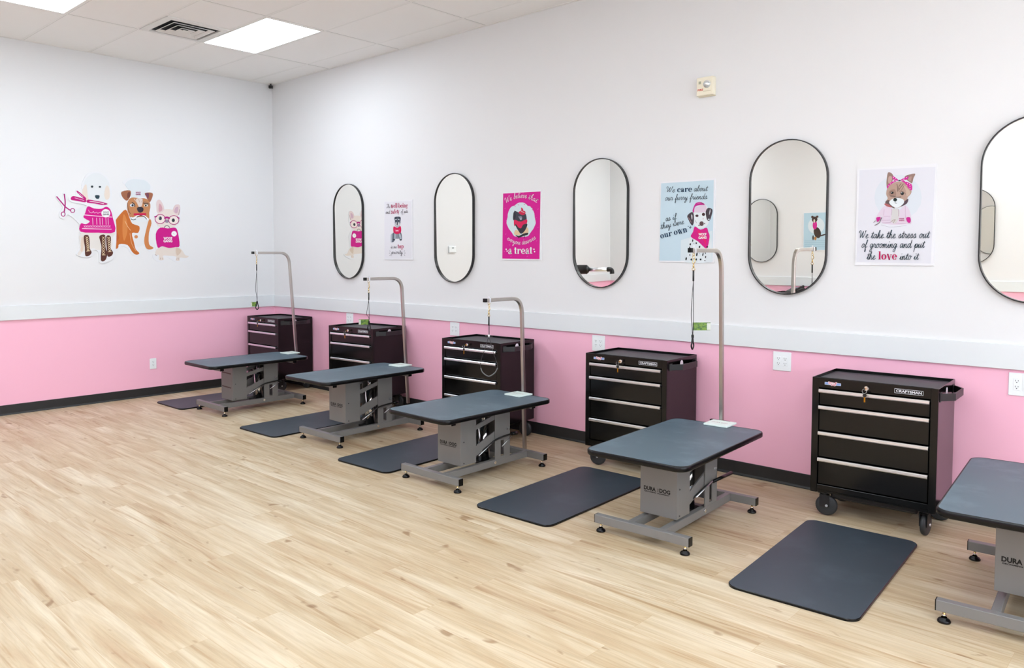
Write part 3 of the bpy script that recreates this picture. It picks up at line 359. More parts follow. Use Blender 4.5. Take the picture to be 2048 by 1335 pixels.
'treat':([('p','E00A96',[(-2245,2961),(2135,2911),(2055,-2939),(-2335,-2909)]),('p','EC4CB4',[(-1365,2781),(-1365,2771),(-1365,2751),(-1385,2731),(-1405,2721),(-1425,2701),(-1455,2691),(-1485,2681),(-1505,2681),(-1515,2691),(-1525,2701),(-1515,2721),(-1505,2731),(-1485,2751),(-1455,2761),(-1425,2781),(-1405,2781),(-1385,2781)]),('p','EC4CB4',[(225,2931),(235,2921),(225,2911),(215,2891),(195,2871),(165,2861),(145,2851),(115,2841),(95,2841),(85,2851),(75,2861),(85,2871),(95,2891),(115,2911),(145,2921),(165,2931),(195,2941),(215,2941)]),('p','EC4CB4',[(1395,2721),(1395,2711),(1395,2701),(1385,2681),(1365,2671),(1335,2651),(1305,2641),(1285,2631),(1265,2631),(1255,2641),(1245,2651),(1255,2661),(1265,2681),(1285,2701),(1315,2711),(1335,2721),(1365,2731),(1385,2731)]),('p','EC4CB4',[(-1935,1651),(-1935,1641),(-1935,1631),(-1955,1611),(-1975,1591),(-1995,1581),(-2025,1571),(-2055,1561),(-2075,1561),(-2085,1571),(-2095,1581),(-2085,1591),(-2075,1611),(-2055,1631),(-2025,1641),(-1995,1651),(-1975,1661),(-1945,1661)]),('p','EC4CB4',[(1935,1441),(1935,1431),(1935,1421),(1925,1401),(1905,1381),(1875,1371),(1855,1361),(1825,1351),(1805,1351),(1795,1361),(1795,1371),(1795,1381),(1805,1401),(1825,1421),(1855,1431),(1875,1441),(1905,1451),(1925,1451)]),('p','EC4CB4',[(-1765,561),(-1765,551),(-1765,531),(-1785,511),(-1805,501),(-1835,481),(-1855,471),(-1885,461),(-1905,461),(-1915,471),(-1925,481),(-1915,491),(-1905,511),(-1885,531),(-1855,541),(-1825,561),(-1805,561),(-1785,561)]),('p','EC4CB4',[(1945,-129),(1945,-149),(1945,-159),(1925,-179),(1905,-189),(1885,-209),(1855,-219),(1835,-229),(1815,-229),(1805,-219),(1795,-209),(1805,-199),(1815,-179),(1835,-159),(1865,-149),(1885,-139),(1915,-129),(1935,-129)]),('p','EC4CB4',[(-1845,-649),(-1845,-659),(-1845,-679),(-1865,-699),(-1885,-709),(-1915,-729),(-1935,-739),(-1965,-749),(-1985,-749),(-1995,-749),(-2005,-729),(-1995,-719),(-1985,-699),(-1965,-679),(-1935,-669),(-1905,-659),(-1885,-649),(-1865,-649)]),('p','EC4CB4',[(-1355,-1629),(-1355,-1639),(-1355,-1659),(-1365,-1669),(-1395,-1689),(-1415,-1709),(-1445,-1719),(-1475,-1729),(-1495,-1729),(-1505,-1719),(-1505,-1709),(-1505,-1699),(-1495,-1679),(-1465,-1659),(-1445,-1649),(-1415,-1629),(-1385,-1629),(-1365,-1629)]),('p','EC4CB4',[(725,-2659),(725,-2669),(725,-2679),(705,-2699),(685,-2719),(665,-2729),(635,-2739),(615,-2749),(595,-2749),(575,-2749),(575,-2739),(575,-2719),(595,-2709),(615,-2689),(635,-2669),(665,-2659),(685,-2649),(705,-2649)]),('p','EC4CB4',[(-1185,-2659),(-1185,-2669),(-1195,-2689),(-1205,-2699),(-1225,-2719),(-1255,-2739),(-1275,-2749),(-1305,-2759),(-1325,-2759),(-1335,-2749),(-1345,-2739),(-1335,-2729),(-1325,-2709),(-1305,-2689),(-1275,-2679),(-1245,-2659),(-1225,-2659),(-1205,-2649)]),('p','EC4CB4',[(1795,-1299),(1805,-1309),(1795,-1329),(1785,-1349),(1765,-1359),(1735,-1379),(1715,-1389),(1685,-1399),(1665,-1399),(1655,-1389),(1655,-1379),(1655,-1369),(1665,-1349),(1685,-1329),(1715,-1319),(1745,-1309),(1765,-1299),(1785,-1299)]),('p','EC4CB4',[(-2005,-2229),(-2005,-2249),(-2005,-2259),(-2025,-2279),(-2045,-2299),(-2075,-2309),(-2095,-2329),(-2125,-2329),(-2145,-2329),(-2165,-2329),(-2165,-2319),(-2155,-2299),(-2145,-2289),(-2125,-2269),(-2095,-2249),(-2065,-2239),(-2045,-2229),(-2025,-2229)]),('p','EC4CB4',[(1715,691),(1715,681),(1705,671),(1695,651),(1675,631),(1655,621),(1625,611),(1605,601),(1585,601),(1575,601),(1565,611),(1575,631),(1585,651),(1605,661),(1625,681),(1655,691),(1675,701),(1695,701)]),('P','DCECF0',[(1575,461),(1615,191),(1495,-49),(1355,-279),(1175,-469),(985,-659),(795,-879),(515,-959),(215,-969),(-65,-989),(-355,-959),(-655,-949),(-945,-849),(-1135,-619),(-1335,-419),(-1535,-219),(-1685,21),(-1815,281),(-1775,561),(-1685,821),(-1665,1081),(-1565,1331),(-1405,1571),(-1185,1751),(-885,1811),(-645,1941),(-375,2051),(-75,2061),(215,2031),(485,1891),(725,1751),(1015,1661),(1225,1461),(1365,1221),(1475,981),(1495,711)]),('p','E00A96',[(405,1811),(395,1811),(375,1811),(345,1821),(315,1841),(285,1851),(255,1871),(235,1891),(225,1901),(225,1911),(235,1921),(255,1911),(285,1901),(315,1891),(355,1871),(375,1851),(395,1841),(405,1821)]),('p','E00A96',[(795,1701),(785,1701),(765,1701),(735,1711),(705,1721),(675,1741),(645,1761),(625,1781),(615,1791),(615,1801),(625,1811),(655,1801),(675,1791),(715,1781),(745,1761),(765,1741),(785,1721),(795,1711)]),('p','E00A96',[(1185,1531),(1175,1521),(1155,1531),(1125,1541),(1095,1551),(1065,1571),(1035,1591),(1015,1601),(1005,1621),(1005,1631),(1015,1631),(1035,1631),(1065,1621),(1095,1601),(1125,1591),(1155,1571),(1175,1551),(1185,1541)]),('p','E00A96',[(1345,1311),(1335,1311),(1305,1311),(1285,1321),(1255,1341),(1225,1351),(1195,1371),(1175,1391),(1165,1411),(1165,1411),(1175,1421),(1195,1411),(1225,1411),(1255,1391),(1285,1371),(1315,1361),(1335,1341),(1345,1321)]),('p','E00A96',[(1585,1131),(1575,1131),(1555,1131),(1525,1141),(1495,1151),(1465,1171),(1445,1191),(1425,1211),(1415,1221),(1415,1231),(1425,1231),(1445,1231),(1475,1221),(1505,1211),(1535,1191),(1555,1171),(1575,1151),(1585,1141)]),('p','E00A96',[(1625,841),(1605,831),(1585,841),(1565,841),(1535,861),(1495,881),(1475,891),(1455,911),(1445,931),(1445,931),(1455,941),(1475,941),(1505,931),(1535,911),(1565,901),(1595,881),(1615,861),(1625,851)]),('p','E00A96',[(-305,1811),(-315,1801),(-335,1811),(-365,1821),(-395,1831),(-425,1851),(-455,1871),(-475,1881),(-485,1901),(-485,1911),(-475,1911),(-455,1911),(-425,1901),(-395,1881),(-365,1871),(-335,1851),(-315,1831),(-305,1821)]),('p','E00A96',[(-705,1721),(-715,1721),(-735,1721),(-765,1731),(-795,1741),(-825,1761),(-855,1781),(-875,1801),(-885,1811),(-885,1821),(-875,1831),(-855,1821),(-825,1811),(-795,1801),(-755,1781),(-735,1761),(-715,1751),(-705,1731)]),('P','EBCBA2',[(-745,-359),(-305,-489),(-185,-819),(-865,-749)]),('P','EBCBA2',[(325,-139),(735,-219),(735,-689),(95,-759)]),('P','33333D',[(-745,241),(555,211),(575,-149),(245,-559),(-105,-699),(-385,-429),(-625,-119)]),('P','3A3D48',[(-875,1361),(-315,1191),(395,1101),(575,681),(475,421),(-155,371),(-785,541),(-965,821),(-805,1051)]),('P','262A33',[(-935,1271),(-1035,671),(-865,491),(-675,961)]),('p','8A90A0',[(65,701),(55,641),(25,601),(-25,561),(-85,551),(-145,551),(-195,571),(-245,611),(-275,651),(-285,711),(-275,761),(-245,811),(-195,841),(-145,861),(-85,851),(-25,831),(25,801),(55,751)]),('p','C9D0DC',[(-5,591),(-15,571),(-25,551),(-45,531),(-75,521),(-105,521),(-125,531),(-145,551),(-165,571),(-165,601),(-165,621),(-145,641),(-125,661),(-105,661),(-75,661),(-45,651),(-25,641),(-15,621)]),('p','8A90A0',[(-235,791),(-235,781),(-245,761),(-275,751),(-295,751),(-325,751),(-355,761),(-375,771),(-385,781),(-395,801),(-385,821),(-375,831),(-355,841),(-325,841),(-295,841),(-275,841),(-255,831),(-235,811)]),('P','E2185A',[(-885,551),(-155,361),(575,561),(605,211),(165,91),(-65,-209),(-385,-129),(-705,181),(-865,-39)]),('P','D8204E',[(-375,1191),(5,1361),(415,1251),(375,1001),(5,951)]),('P','D8204E',[(-65,1621),(175,1461),(95,1311),(-35,1341)]),('S','F0C8D0',[(-75,1281),(315,1161)],55.8),('P','26262E',[(-745,-809),(-305,-879),(165,-709),(735,-629),(685,-809),(175,-909),(-305,-1039)]),('S','26262E',[(325,-739),(325,-1059)],62.0),('S','26262E',[(-385,-969),(-345,-1089)],55.8),('p','FFFFFF',[(-1765,-2069),(-1765,-2089),(-1785,-2109),(-1805,-2129),(-1825,-2139),(-1855,-2139),(-1875,-2129),(-1895,-2109),(-1905,-2089),(-1915,-2069),(-1905,-2049),(-1895,-2029),(-1875,-2009),(-1855,-1999),(-1825,-1999),(-1805,-2009),(-1785,-2029),(-1765,-2049)]),('p','FFFFFF',[(-1645,-2229),(-1655,-2259),(-1665,-2279),(-1685,-2289),(-1705,-2299),(-1735,-2299),(-1755,-2289),(-1775,-2279),(-1795,-2259),(-1795,-2229),(-1795,-2209),(-1775,-2189),(-1755,-2179),(-1735,-2169),(-1705,-2169),(-1685,-2179),(-1665,-2189),(-1655,-2209)]),('p','FFFFFF',[(1585,-2289),(1585,-2309),(1565,-2329),(1555,-2339),(1525,-2349),(1505,-2349),(1485,-2339),(1465,-2329),(1455,-2309),(1445,-2289),(1455,-2269),(1465,-2249),(1485,-2229),(1505,-2219),(1525,-2219),(1555,-2229),(1565,-2249),(1585,-2269)]),('p','FFFFFF',[(1505,-2079),(1505,-2099),(1495,-2119),(1475,-2139),(1455,-2139),(1425,-2139),(1405,-2139),(1385,-2119),(1375,-2099),(1365,-2079),(1375,-2059),(1385,-2039),(1405,-2019),(1425,-2019),(1455,-2019),(1475,-2029),(1495,-2039),(1505,-2059)])],
[('s', 'FFF0FA', 'We believe that', (-1885, 2021), (1725, 1941), 260, (-75, 2471)), ('s', 'FFF0FA', 'everyone deserves', (-1745, -1189), (1675, -1159), 240, (-65, -1659)), ('b', 'FFFFFF', 'a treat', (-1605, -2499), (1275, -2479), 450, None)]),
'safety':([('p','EFEEF3',[(-2223,3016),(2157,2906),(2117,-2924),(-2273,-2944)]),('S','4A4656',[(-1283,-2194),(-1423,-2134)],38.4),('S','4A4656',[(-1313,-2364),(-1493,-2374)],38.4),('S','4A4656',[(-1253,-2554),(-1433,-2624)],38.4),('S','4A4656',[(907,-2194),(1027,-2124)],38.4),('S','4A4656',[(937,-2364),(1127,-2364)],38.4),('S','4A4656',[(907,-2524),(1057,-2624)],38.4),('P','8C929C',[(-743,-194),(-143,-294),(427,-214),(477,-584),(237,-854),(-443,-854),(-823,-564)]),('P','646C78',[(-873,-284),(-363,-294),(-493,-944),(-833,-1234),(-1203,-1124),(-1023,-684)]),('P','AEB6C0',[(-633,-314),(-323,-334),(-443,-914),(-653,-974)]),('P','646C78',[(47,-284),(477,-284),(597,-984),(227,-1024)]),('P','B4BCC6',[(97,-394),(377,-424),(517,-924),(277,-924)]),('P','B9C0CA',[(-1193,-464),(-923,-404),(-1003,-1124),(-1203,-1234)]),('p','2E323C',[(-513,-974),(-523,-994),(-553,-1014),(-593,-1024),(-653,-1034),(-713,-1034),(-773,-1024),(-813,-1014),(-843,-994),(-863,-964),(-843,-944),(-813,-934),(-773,-914),(-713,-914),(-653,-914),(-593,-914),(-553,-934),(-523,-954)]),('p','2E323C',[(577,-994),(567,-1014),(537,-1024),(497,-1044),(447,-1044),(397,-1044),(347,-1034),(307,-1024),(277,-1004),(267,-984),(277,-974),(307,-954),(347,-944),(397,-934),(447,-934),(497,-944),(537,-954),(567,-974)]),('P','DC0F58',[(-723,396),(-143,246),(387,406),(447,-224),(-193,-404),(-743,-204)]),('S','F4A0C0',[(-483,56),(-383,-134)],44.8),('S','F4A0C0',[(147,66),(67,-144)],44.8),('p','F8C8DA',[(17,-54),(7,-74),(-23,-94),(-83,-114),(-143,-124),(-203,-124),(-273,-114),(-323,-94),(-353,-64),(-363,-44),(-353,-14),(-323,6),(-273,16),(-203,26),(-143,26),(-73,16),(-23,-4),(7,-24)]),('P','B8BEC8',[(-473,676),(287,656),(237,396),(-123,276),(-433,416)]),('P','5A6270',[(-543,1356),(367,1346),(377,896),(277,646),(-433,656),(-523,956)]),('P','3E4450',[(-543,1366),(-83,1336),(-423,1136)]),('P','3E4450',[(367,1346),(7,1306),(297,1116)]),('S','E8ECF0',[(-443,1096),(-233,1116)],76.8),('S','E8ECF0',[(7,1116),(197,1086)],76.8),('p','2A2E38',[(-193,966),(-203,946),(-223,936),(-253,926),(-293,916),(-333,916),(-373,926),(-403,936),(-423,956),(-423,966),(-423,986),(-403,1006),(-363,1016),(-333,1016),(-293,1016),(-253,1006),(-223,996),(-203,976)]),('p','2A2E38',[(187,956),(177,936),(157,926),(127,916),(97,906),(57,906),(17,916),(-13,926),(-33,946),(-43,956),(-33,976),(-13,986),(17,996),(57,1006),(97,1006),(127,996),(157,986),(177,966)]),('P','E4E2E0',[(-353,856),(-163,666),(-213,486),(-433,546)]),('P','E4E2E0',[(167,846),(-23,666),(27,476),(227,536)]),('p','23262E',[(-13,626),(-23,596),(-43,576),(-73,566),(-123,556),(-163,556),(-203,566),(-233,586),(-253,606),(-263,626),(-253,656),(-233,676),(-203,696),(-163,706),(-113,696),(-73,686),(-43,676),(-23,646)])],
[('s', '5A5662', 'The', (-1933, 2356), (-1213, 2326), 210, None), ('b', 'C4205E', 'well-being', (-1143, 2336), (1537, 2276), 310, None), ('s', '5A5662', 'and', (-2003, 1746), (-1293, 1746), 220, None), ('b', 'C4205E', 'safety', (-1153, 1736), (237, 1716), 300, None), ('s', '5A5662', 'of pets', (447, 1726), (1587, 1726), 200, None), ('s', '5A5662', 'is our', (-1183, -1864), (-233, -1864), 200, None), ('b', 'C4205E', 'top', (-93, -1874), (867, -1874), 310, None), ('s', '4A4656', 'priority', (-1083, -2454), (717, -2444), 230, None)]),
'poodle':([('P','F4F5F7',[(0,4440),(660,4830),(1470,4810),(2120,4340),(2440,3320),(2500,2370),(2320,1660),(2720,810),(2880,-1470),(2610,-4020),(1760,-4630),(1100,-4620),(960,-3500),(470,-3330),(500,-3840),(-200,-4140),(-910,-3970),(-1180,-3720),(-810,-3080),(-620,-1710),(-850,-1460),(-800,-690),(-1840,280),(-2160,-150),(-2620,-80),(-2680,420),(-2360,1020),(-2990,1980),(-2870,2240),(-2300,1770),(-2290,2400),(-2020,2410),(-1960,1450),(-1120,900),(-1090,400),(-1520,380),(-590,-430),(-380,0),(-410,510),(-70,1290),(-1490,1560),(-1720,2050),(-1080,2260),(-1070,2850),(-360,2470),(-500,3390)]),('P','EEF2F3',[(-90,4010),(650,4660),(1470,4640),(2120,4000),(2270,3310),(1910,1990),(1070,1600),(260,1730),(-50,2400),(-270,3240)]),('P','F2E4D6',[(-270,3240),(-20,3420),(70,2410),(140,1850),(-300,1920),(-460,2550)]),('P','F2E4D6',[(1940,3460),(2230,3220),(2260,2270),(1910,1970),(1710,2500)]),('P','F1EBE4',[(-620,-1540),(2580,-1470),(2450,-2000),(2300,-3050),(960,-3320),(470,-3150),(-500,-3500),(-830,-3890),(-1070,-3760),(-730,-3080)]),('P','EFD9C8',[(-630,-2050),(-390,-2220),(-500,-3330),(-740,-3420)]),('P','EEF2F3',[(-1120,820),(-70,1200),(210,-370),(-280,-770),(-1680,460)]),('S','B8107C',[(-2870,2030),(-2460,1510),(-2050,1010),(-1610,700)],123.0),('S','B8107C',[(-2170,2320),(-2100,1610),(-2140,1010),(-2230,500)],123.0),('S','B8107C',[(-2140,310),(-2150,240),(-2180,170),(-2230,120),(-2290,90),(-2350,90),(-2410,120),(-2450,160),(-2480,230),(-2490,300),(-2480,380),(-2450,440),(-2400,490),(-2340,520),(-2280,520),(-2220,500),(-2180,450),(-2150,390),(-2140,310)],82.0),('S','B8107C',[(-1220,710),(-1240,640),(-1270,580),(-1320,530),(-1390,510),(-1460,500),(-1520,530),(-1570,570),(-1600,630),(-1610,700),(-1600,770),(-1570,830),(-1510,880),(-1450,900),(-1380,910),(-1320,880),(-1270,840),(-1230,780),(-1220,710)],82.0),('P','C8047E',[(-1540,2020),(-1320,2190),(-770,2090),(-120,1900),(-180,1610),(-1100,1730),(-1520,1790)]),('S','F4C8E4',[(-1170,2010),(-300,1790)],49.2),('P','C8047E',[(-950,2770),(-520,2460),(-90,2040),(-220,1910),(-920,2540)]),('S','F4C8E4',[(-800,2540),(-370,2170)],41.0),('P','C8047E',[(0,1590),(100,1900),(990,1800),(1570,1710),(2050,1540),(1560,1400),(740,1520)]),('S','FFFFFF',[(260,1730),(990,1670),(1650,1540)],57.4),('P','DC0A8E',[(50,1210),(650,1020),(1390,1010),(1890,1250),(2300,960),(2530,100),(2710,-1400),(1000,-1510),(-710,-1440),(-660,-590),(-210,-660),(210,-370),(-110,-160),(-400,80),(-210,520)]),('S','FFE0F4',[(-300,300),(1040,220),(2430,180)],73.8),('S','FFE0F4',[(-530,-1110),(930,-1120),(2340,-1110)],73.8),('S','F6B8E0',[(500,10),(520,-670)],65.6),('S','F6B8E0',[(890,30),(910,-660)],65.6),('S','F6B8E0',[(1220,40),(1230,-650)],65.6),('S','F6B8E0',[(1460,50),(1480,-650)],65.6),('S','F6B8E0',[(1820,60),(1840,-640)],65.6),('S','F6B8E0',[(2050,70),(2060,-630)],65.6),('S','F6B8E0',[(120,830),(230,600),(440,540),(600,700),(680,530),(930,630),(1010,520),(1380,680)],49.2),('S','F6B8E0',[(-360,-800),(-200,-990),(-40,-790),(120,-980),(280,-780),(440,-970),(610,-770),(770,-960),(940,-770),(1100,-950),(1260,-760),(1430,-940),(1600,-750),(1760,-930),(1930,-740),(2090,-930),(2260,-730)],49.2),('S','F6B8E0',[(-370,-990),(-200,-800),(-40,-980),(120,-790),(280,-970),(450,-780),(600,-960),(770,-770),(930,-960),(1100,-760),(1260,-950),(1430,-750),(1590,-940),(1760,-740),(1920,-930),(2100,-730),(2260,-920)],41.0),('p','FFFFFF',[(2280,570),(2250,420),(2170,290),(2050,190),(1900,130),(1740,120),(1600,170),(1480,260),(1410,390),(1380,540),(1410,690),(1500,820),(1620,920),(1760,980),(1920,980),(2070,940),(2180,850),(2260,720)]),('p','24323A',[(640,3280),(640,3240),(610,3200),(580,3170),(540,3150),(500,3150),(460,3160),(430,3190),(410,3220),(400,3260),(410,3300),(430,3340),(460,3370),(500,3390),(550,3390),(590,3380),(620,3350),(640,3320)]),('p','24323A',[(1420,3300),(1410,3270),(1390,3240),(1360,3210),(1320,3200),(1270,3200),(1230,3210),(1200,3230),(1180,3250),(1180,3290),(1180,3320),(1210,3350),(1240,3370),(1280,3390),(1320,3390),(1360,3380),(1390,3360),(1420,3330)]),('P','2A4650',[(790,2360),(1010,2420),(1240,2370),(1180,2080),(1000,2030),(840,2110)]),('P','5C3228',[(-380,-1830),(60,-1830),(150,-2550),(150,-3150),(320,-3580),(50,-3930),(-310,-3910),(-330,-3070),(-410,-2390)]),('P','5C3228',[(1820,-1880),(2280,-1920),(2230,-3050),(2470,-3580),(2280,-3950),(1900,-3970),(1840,-3060)]),('P','5C3228',[(1140,-1850),(1700,-1750),(1710,-2970),(1880,-3670),(1680,-4380),(1220,-4410),(1310,-3060),(1190,-2370)]),('S','F2D8B0',[(-220,-1960),(20,-2160),(-190,-2370),(40,-2580),(-170,-2790),(70,-3000),(-140,-3210),(90,-3410)],49.2),('S','F2D8B0',[(10,-1960),(-210,-2170),(30,-2370),(-180,-2580),(60,-2790),(-160,-3000),(80,-3200),(-130,-3410)],49.2),('S','F2D8B0',[(1410,-1930),(1640,-2200),(1400,-2480),(1630,-2750),(1390,-3020),(1610,-3290),(1380,-3570),(1600,-3840)],49.2),('S','F2D8B0',[(1640,-1930),(1410,-2200),(1630,-2470),(1390,-2750),(1620,-3020),(1380,-3300),(1610,-3570),(1370,-3840)],49.2),('S','F2D8B0',[(1930,-1970),(2180,-2180),(1960,-2400),(2210,-2620),(1990,-2840),(2230,-3050),(2010,-3270),(2260,-3490)],49.2),('S','F2D8B0',[(2170,-1960),(1950,-2180),(2200,-2400),(1970,-2620),(2220,-2840),(2000,-3060),(2250,-3270),(2030,-3490)],49.2),('S','F2D8B0',[(-180,-3460),(180,-3410)],49.2),('S','F2D8B0',[(1380,-3860),(1690,-3840)],49.2),('S','F2D8B0',[(1970,-3510),(2290,-3470)],49.2)],
[('f', '8A8A92', 'WOOF', (1530, 570), (2140, 590), 170, None), ('f', '5A5A62', 'GANG', (1520, 340), (2150, 370), 180, None)]),
'bulldog':([('P','F4F5F7',[(-960,4810),(-90,5320),(1230,5320),(2070,4750),(2370,3780),(2250,2680),(2010,1950),(2260,870),(1970,-320),(2030,-1680),(2380,-2400),(1690,-2630),(1080,-1960),(540,-2230),(830,-3090),(170,-3180),(-260,-2860),(-680,-2240),(-1450,-2160),(-1590,-2510),(-2230,-2560),(-2320,-850),(-2080,200),(-1550,1090),(-720,1920),(-580,2550),(-750,2890),(-1210,3040),(-1200,3790),(-200,4110),(-630,4400)]),('P','E8EFF2',[(-670,4610),(-90,5090),(780,5160),(1490,5070),(2000,4550),(1870,4020),(1420,3720),(1370,3310),(-50,3150),(-80,3810),(-550,4180)]),('S','D4DCE2',[(-710,4570),(-460,4140),(-120,3810)],32.8),('P','F0F1F1',[(-220,970),(1810,1040),(1890,130),(1450,-1500),(450,-2160),(40,-810),(660,-620),(680,100),(-100,440)]),('P','D0722E',[(-680,1830),(-310,960),(-20,350),(720,60),(570,-640),(-80,-680),(110,-1700),(270,-2410),(660,-2860),(300,-3020),(-130,-2680),(-590,-1970),(-1450,-1890),(-1590,-2320),(-2110,-2360),(-2200,-1550),(-2200,-680),(-1910,380),(-1380,1190)]),('P','E08C48',[(-950,1290),(-620,770),(-560,-460),(-930,-1540),(-1080,-480)]),('P','C9622A',[(-1920,-230),(-1430,-1190),(-1960,-1720),(-2150,-850)]),('S','F2BE8C',[(-790,590),(-550,70),(-250,-370)],57.4),('S','E8A878',[(-300,-730),(-150,-1790),(270,-2590)],65.6),('P','D98A50',[(1810,900),(2050,460),(1750,-590),(1730,-1860),(2200,-2220),(1970,-2420),(1430,-2340),(1200,-1510),(1430,-330)]),('p','DC8F58',[(540,-1070),(530,-1130),(490,-1180),(440,-1220),(380,-1250),(310,-1250),(250,-1230),(190,-1190),(160,-1130),(150,-1070),(160,-1010),(200,-960),(250,-920),(320,-890),(380,-890),(450,-910),(500,-950),(530,-1010)]),('P','A86A4C',[(-1090,3710),(-190,3910),(-150,3360),(-530,2790),(-1000,3140)]),('P','7A4438',[(-470,3610),(-190,3720),(-220,3270),(-480,3080)]),('P','A86A4C',[(1390,3720),(2200,3780),(2180,3270),(1850,2710),(1550,3280)]),('P','7A4458',[(1460,3680),(1820,3700),(1720,3110)]),('P','CB8A5A',[(-450,2730),(-50,3150),(740,3130),(1540,3100),(1960,2490),(1820,1580),(1720,810),(700,1090),(-110,860),(-450,1490),(-550,2100)]),('P','E6D6CC',[(430,3040),(1100,3080),(1040,2360),(770,2160),(590,2420)]),('P','A87A5C',[(1220,2810),(1800,2660),(1750,2300),(1350,2460)]),('S','8A5A40',[(-490,2550),(-420,1840),(-210,1410)],73.8),('S','F4E6DC',[(210,3030),(470,2690)],41.0),('S','C09078',[(300,3080),(430,2770)],41.0),('S','C09078',[(700,3050),(780,2700)],41.0),('S','C09078',[(1180,3030),(1000,2710)],41.0),('p','E6EAEE',[(210,2330),(190,2280),(150,2220),(90,2180),(10,2160),(-60,2160),(-140,2170),(-200,2210),(-240,2260),(-250,2310),(-230,2370),(-190,2420),(-130,2460),(-60,2490),(20,2490),(100,2480),(160,2440),(190,2390)]),('p','1E2A38',[(160,2330),(150,2290),(130,2250),(100,2220),(60,2200),(20,2200),(-20,2220),(-60,2240),(-80,2280),(-80,2320),(-70,2360),(-50,2400),(-20,2430),(20,2450),(60,2450),(100,2440),(140,2410),(160,2370)]),('p','E6E6DE',[(1690,2390),(1670,2340),(1640,2290),(1580,2260),(1510,2240),(1440,2230),(1380,2250),(1320,2280),(1290,2320),(1280,2370),(1290,2420),(1330,2460),(1380,2500),(1450,2520),(1520,2520),(1590,2510),(1640,2480),(1680,2430)]),('p','2A3028',[(1550,2360),(1550,2330),(1530,2300),(1500,2270),(1470,2260),(1440,2260),(1400,2270),(1380,2290),(1360,2320),(1360,2350),(1360,2390),(1380,2420),(1410,2440),(1440,2450),(1470,2450),(1510,2440),(1530,2420),(1550,2390)]),('S','2E3436',[(-10,2620),(200,2490),(280,2230)],98.4),('S','4A4038',[(1170,2630),(1400,2550),(1710,2570)],82.0),('P','38303A',[(500,2060),(860,2200),(1180,2070),(1140,1730),(840,1560),(580,1710)]),('P','EEF2F4',[(-220,1050),(260,980),(830,1090),(1460,1110),(1750,930),(1580,670),(690,530),(-100,660)]),('S','FFFFFF',[(-180,860),(260,1030),(530,1210),(930,1320),(1280,1200),(1680,900)],147.6),('S','24403A',[(-180,860),(80,750),(340,850)],73.8),('S','1E1E26',[(480,1080),(880,1250),(1280,1130),(1500,890)],73.8),('p','D41A50',[(140,1460),(1460,1540),(1460,1310),(130,1240)])],
[('f', 'A8206E', 'WOOF', (400, 3640), (930, 3670), 160, None), ('f', 'A8206E', 'GANG', (400, 3450), (930, 3480), 150, None)]),
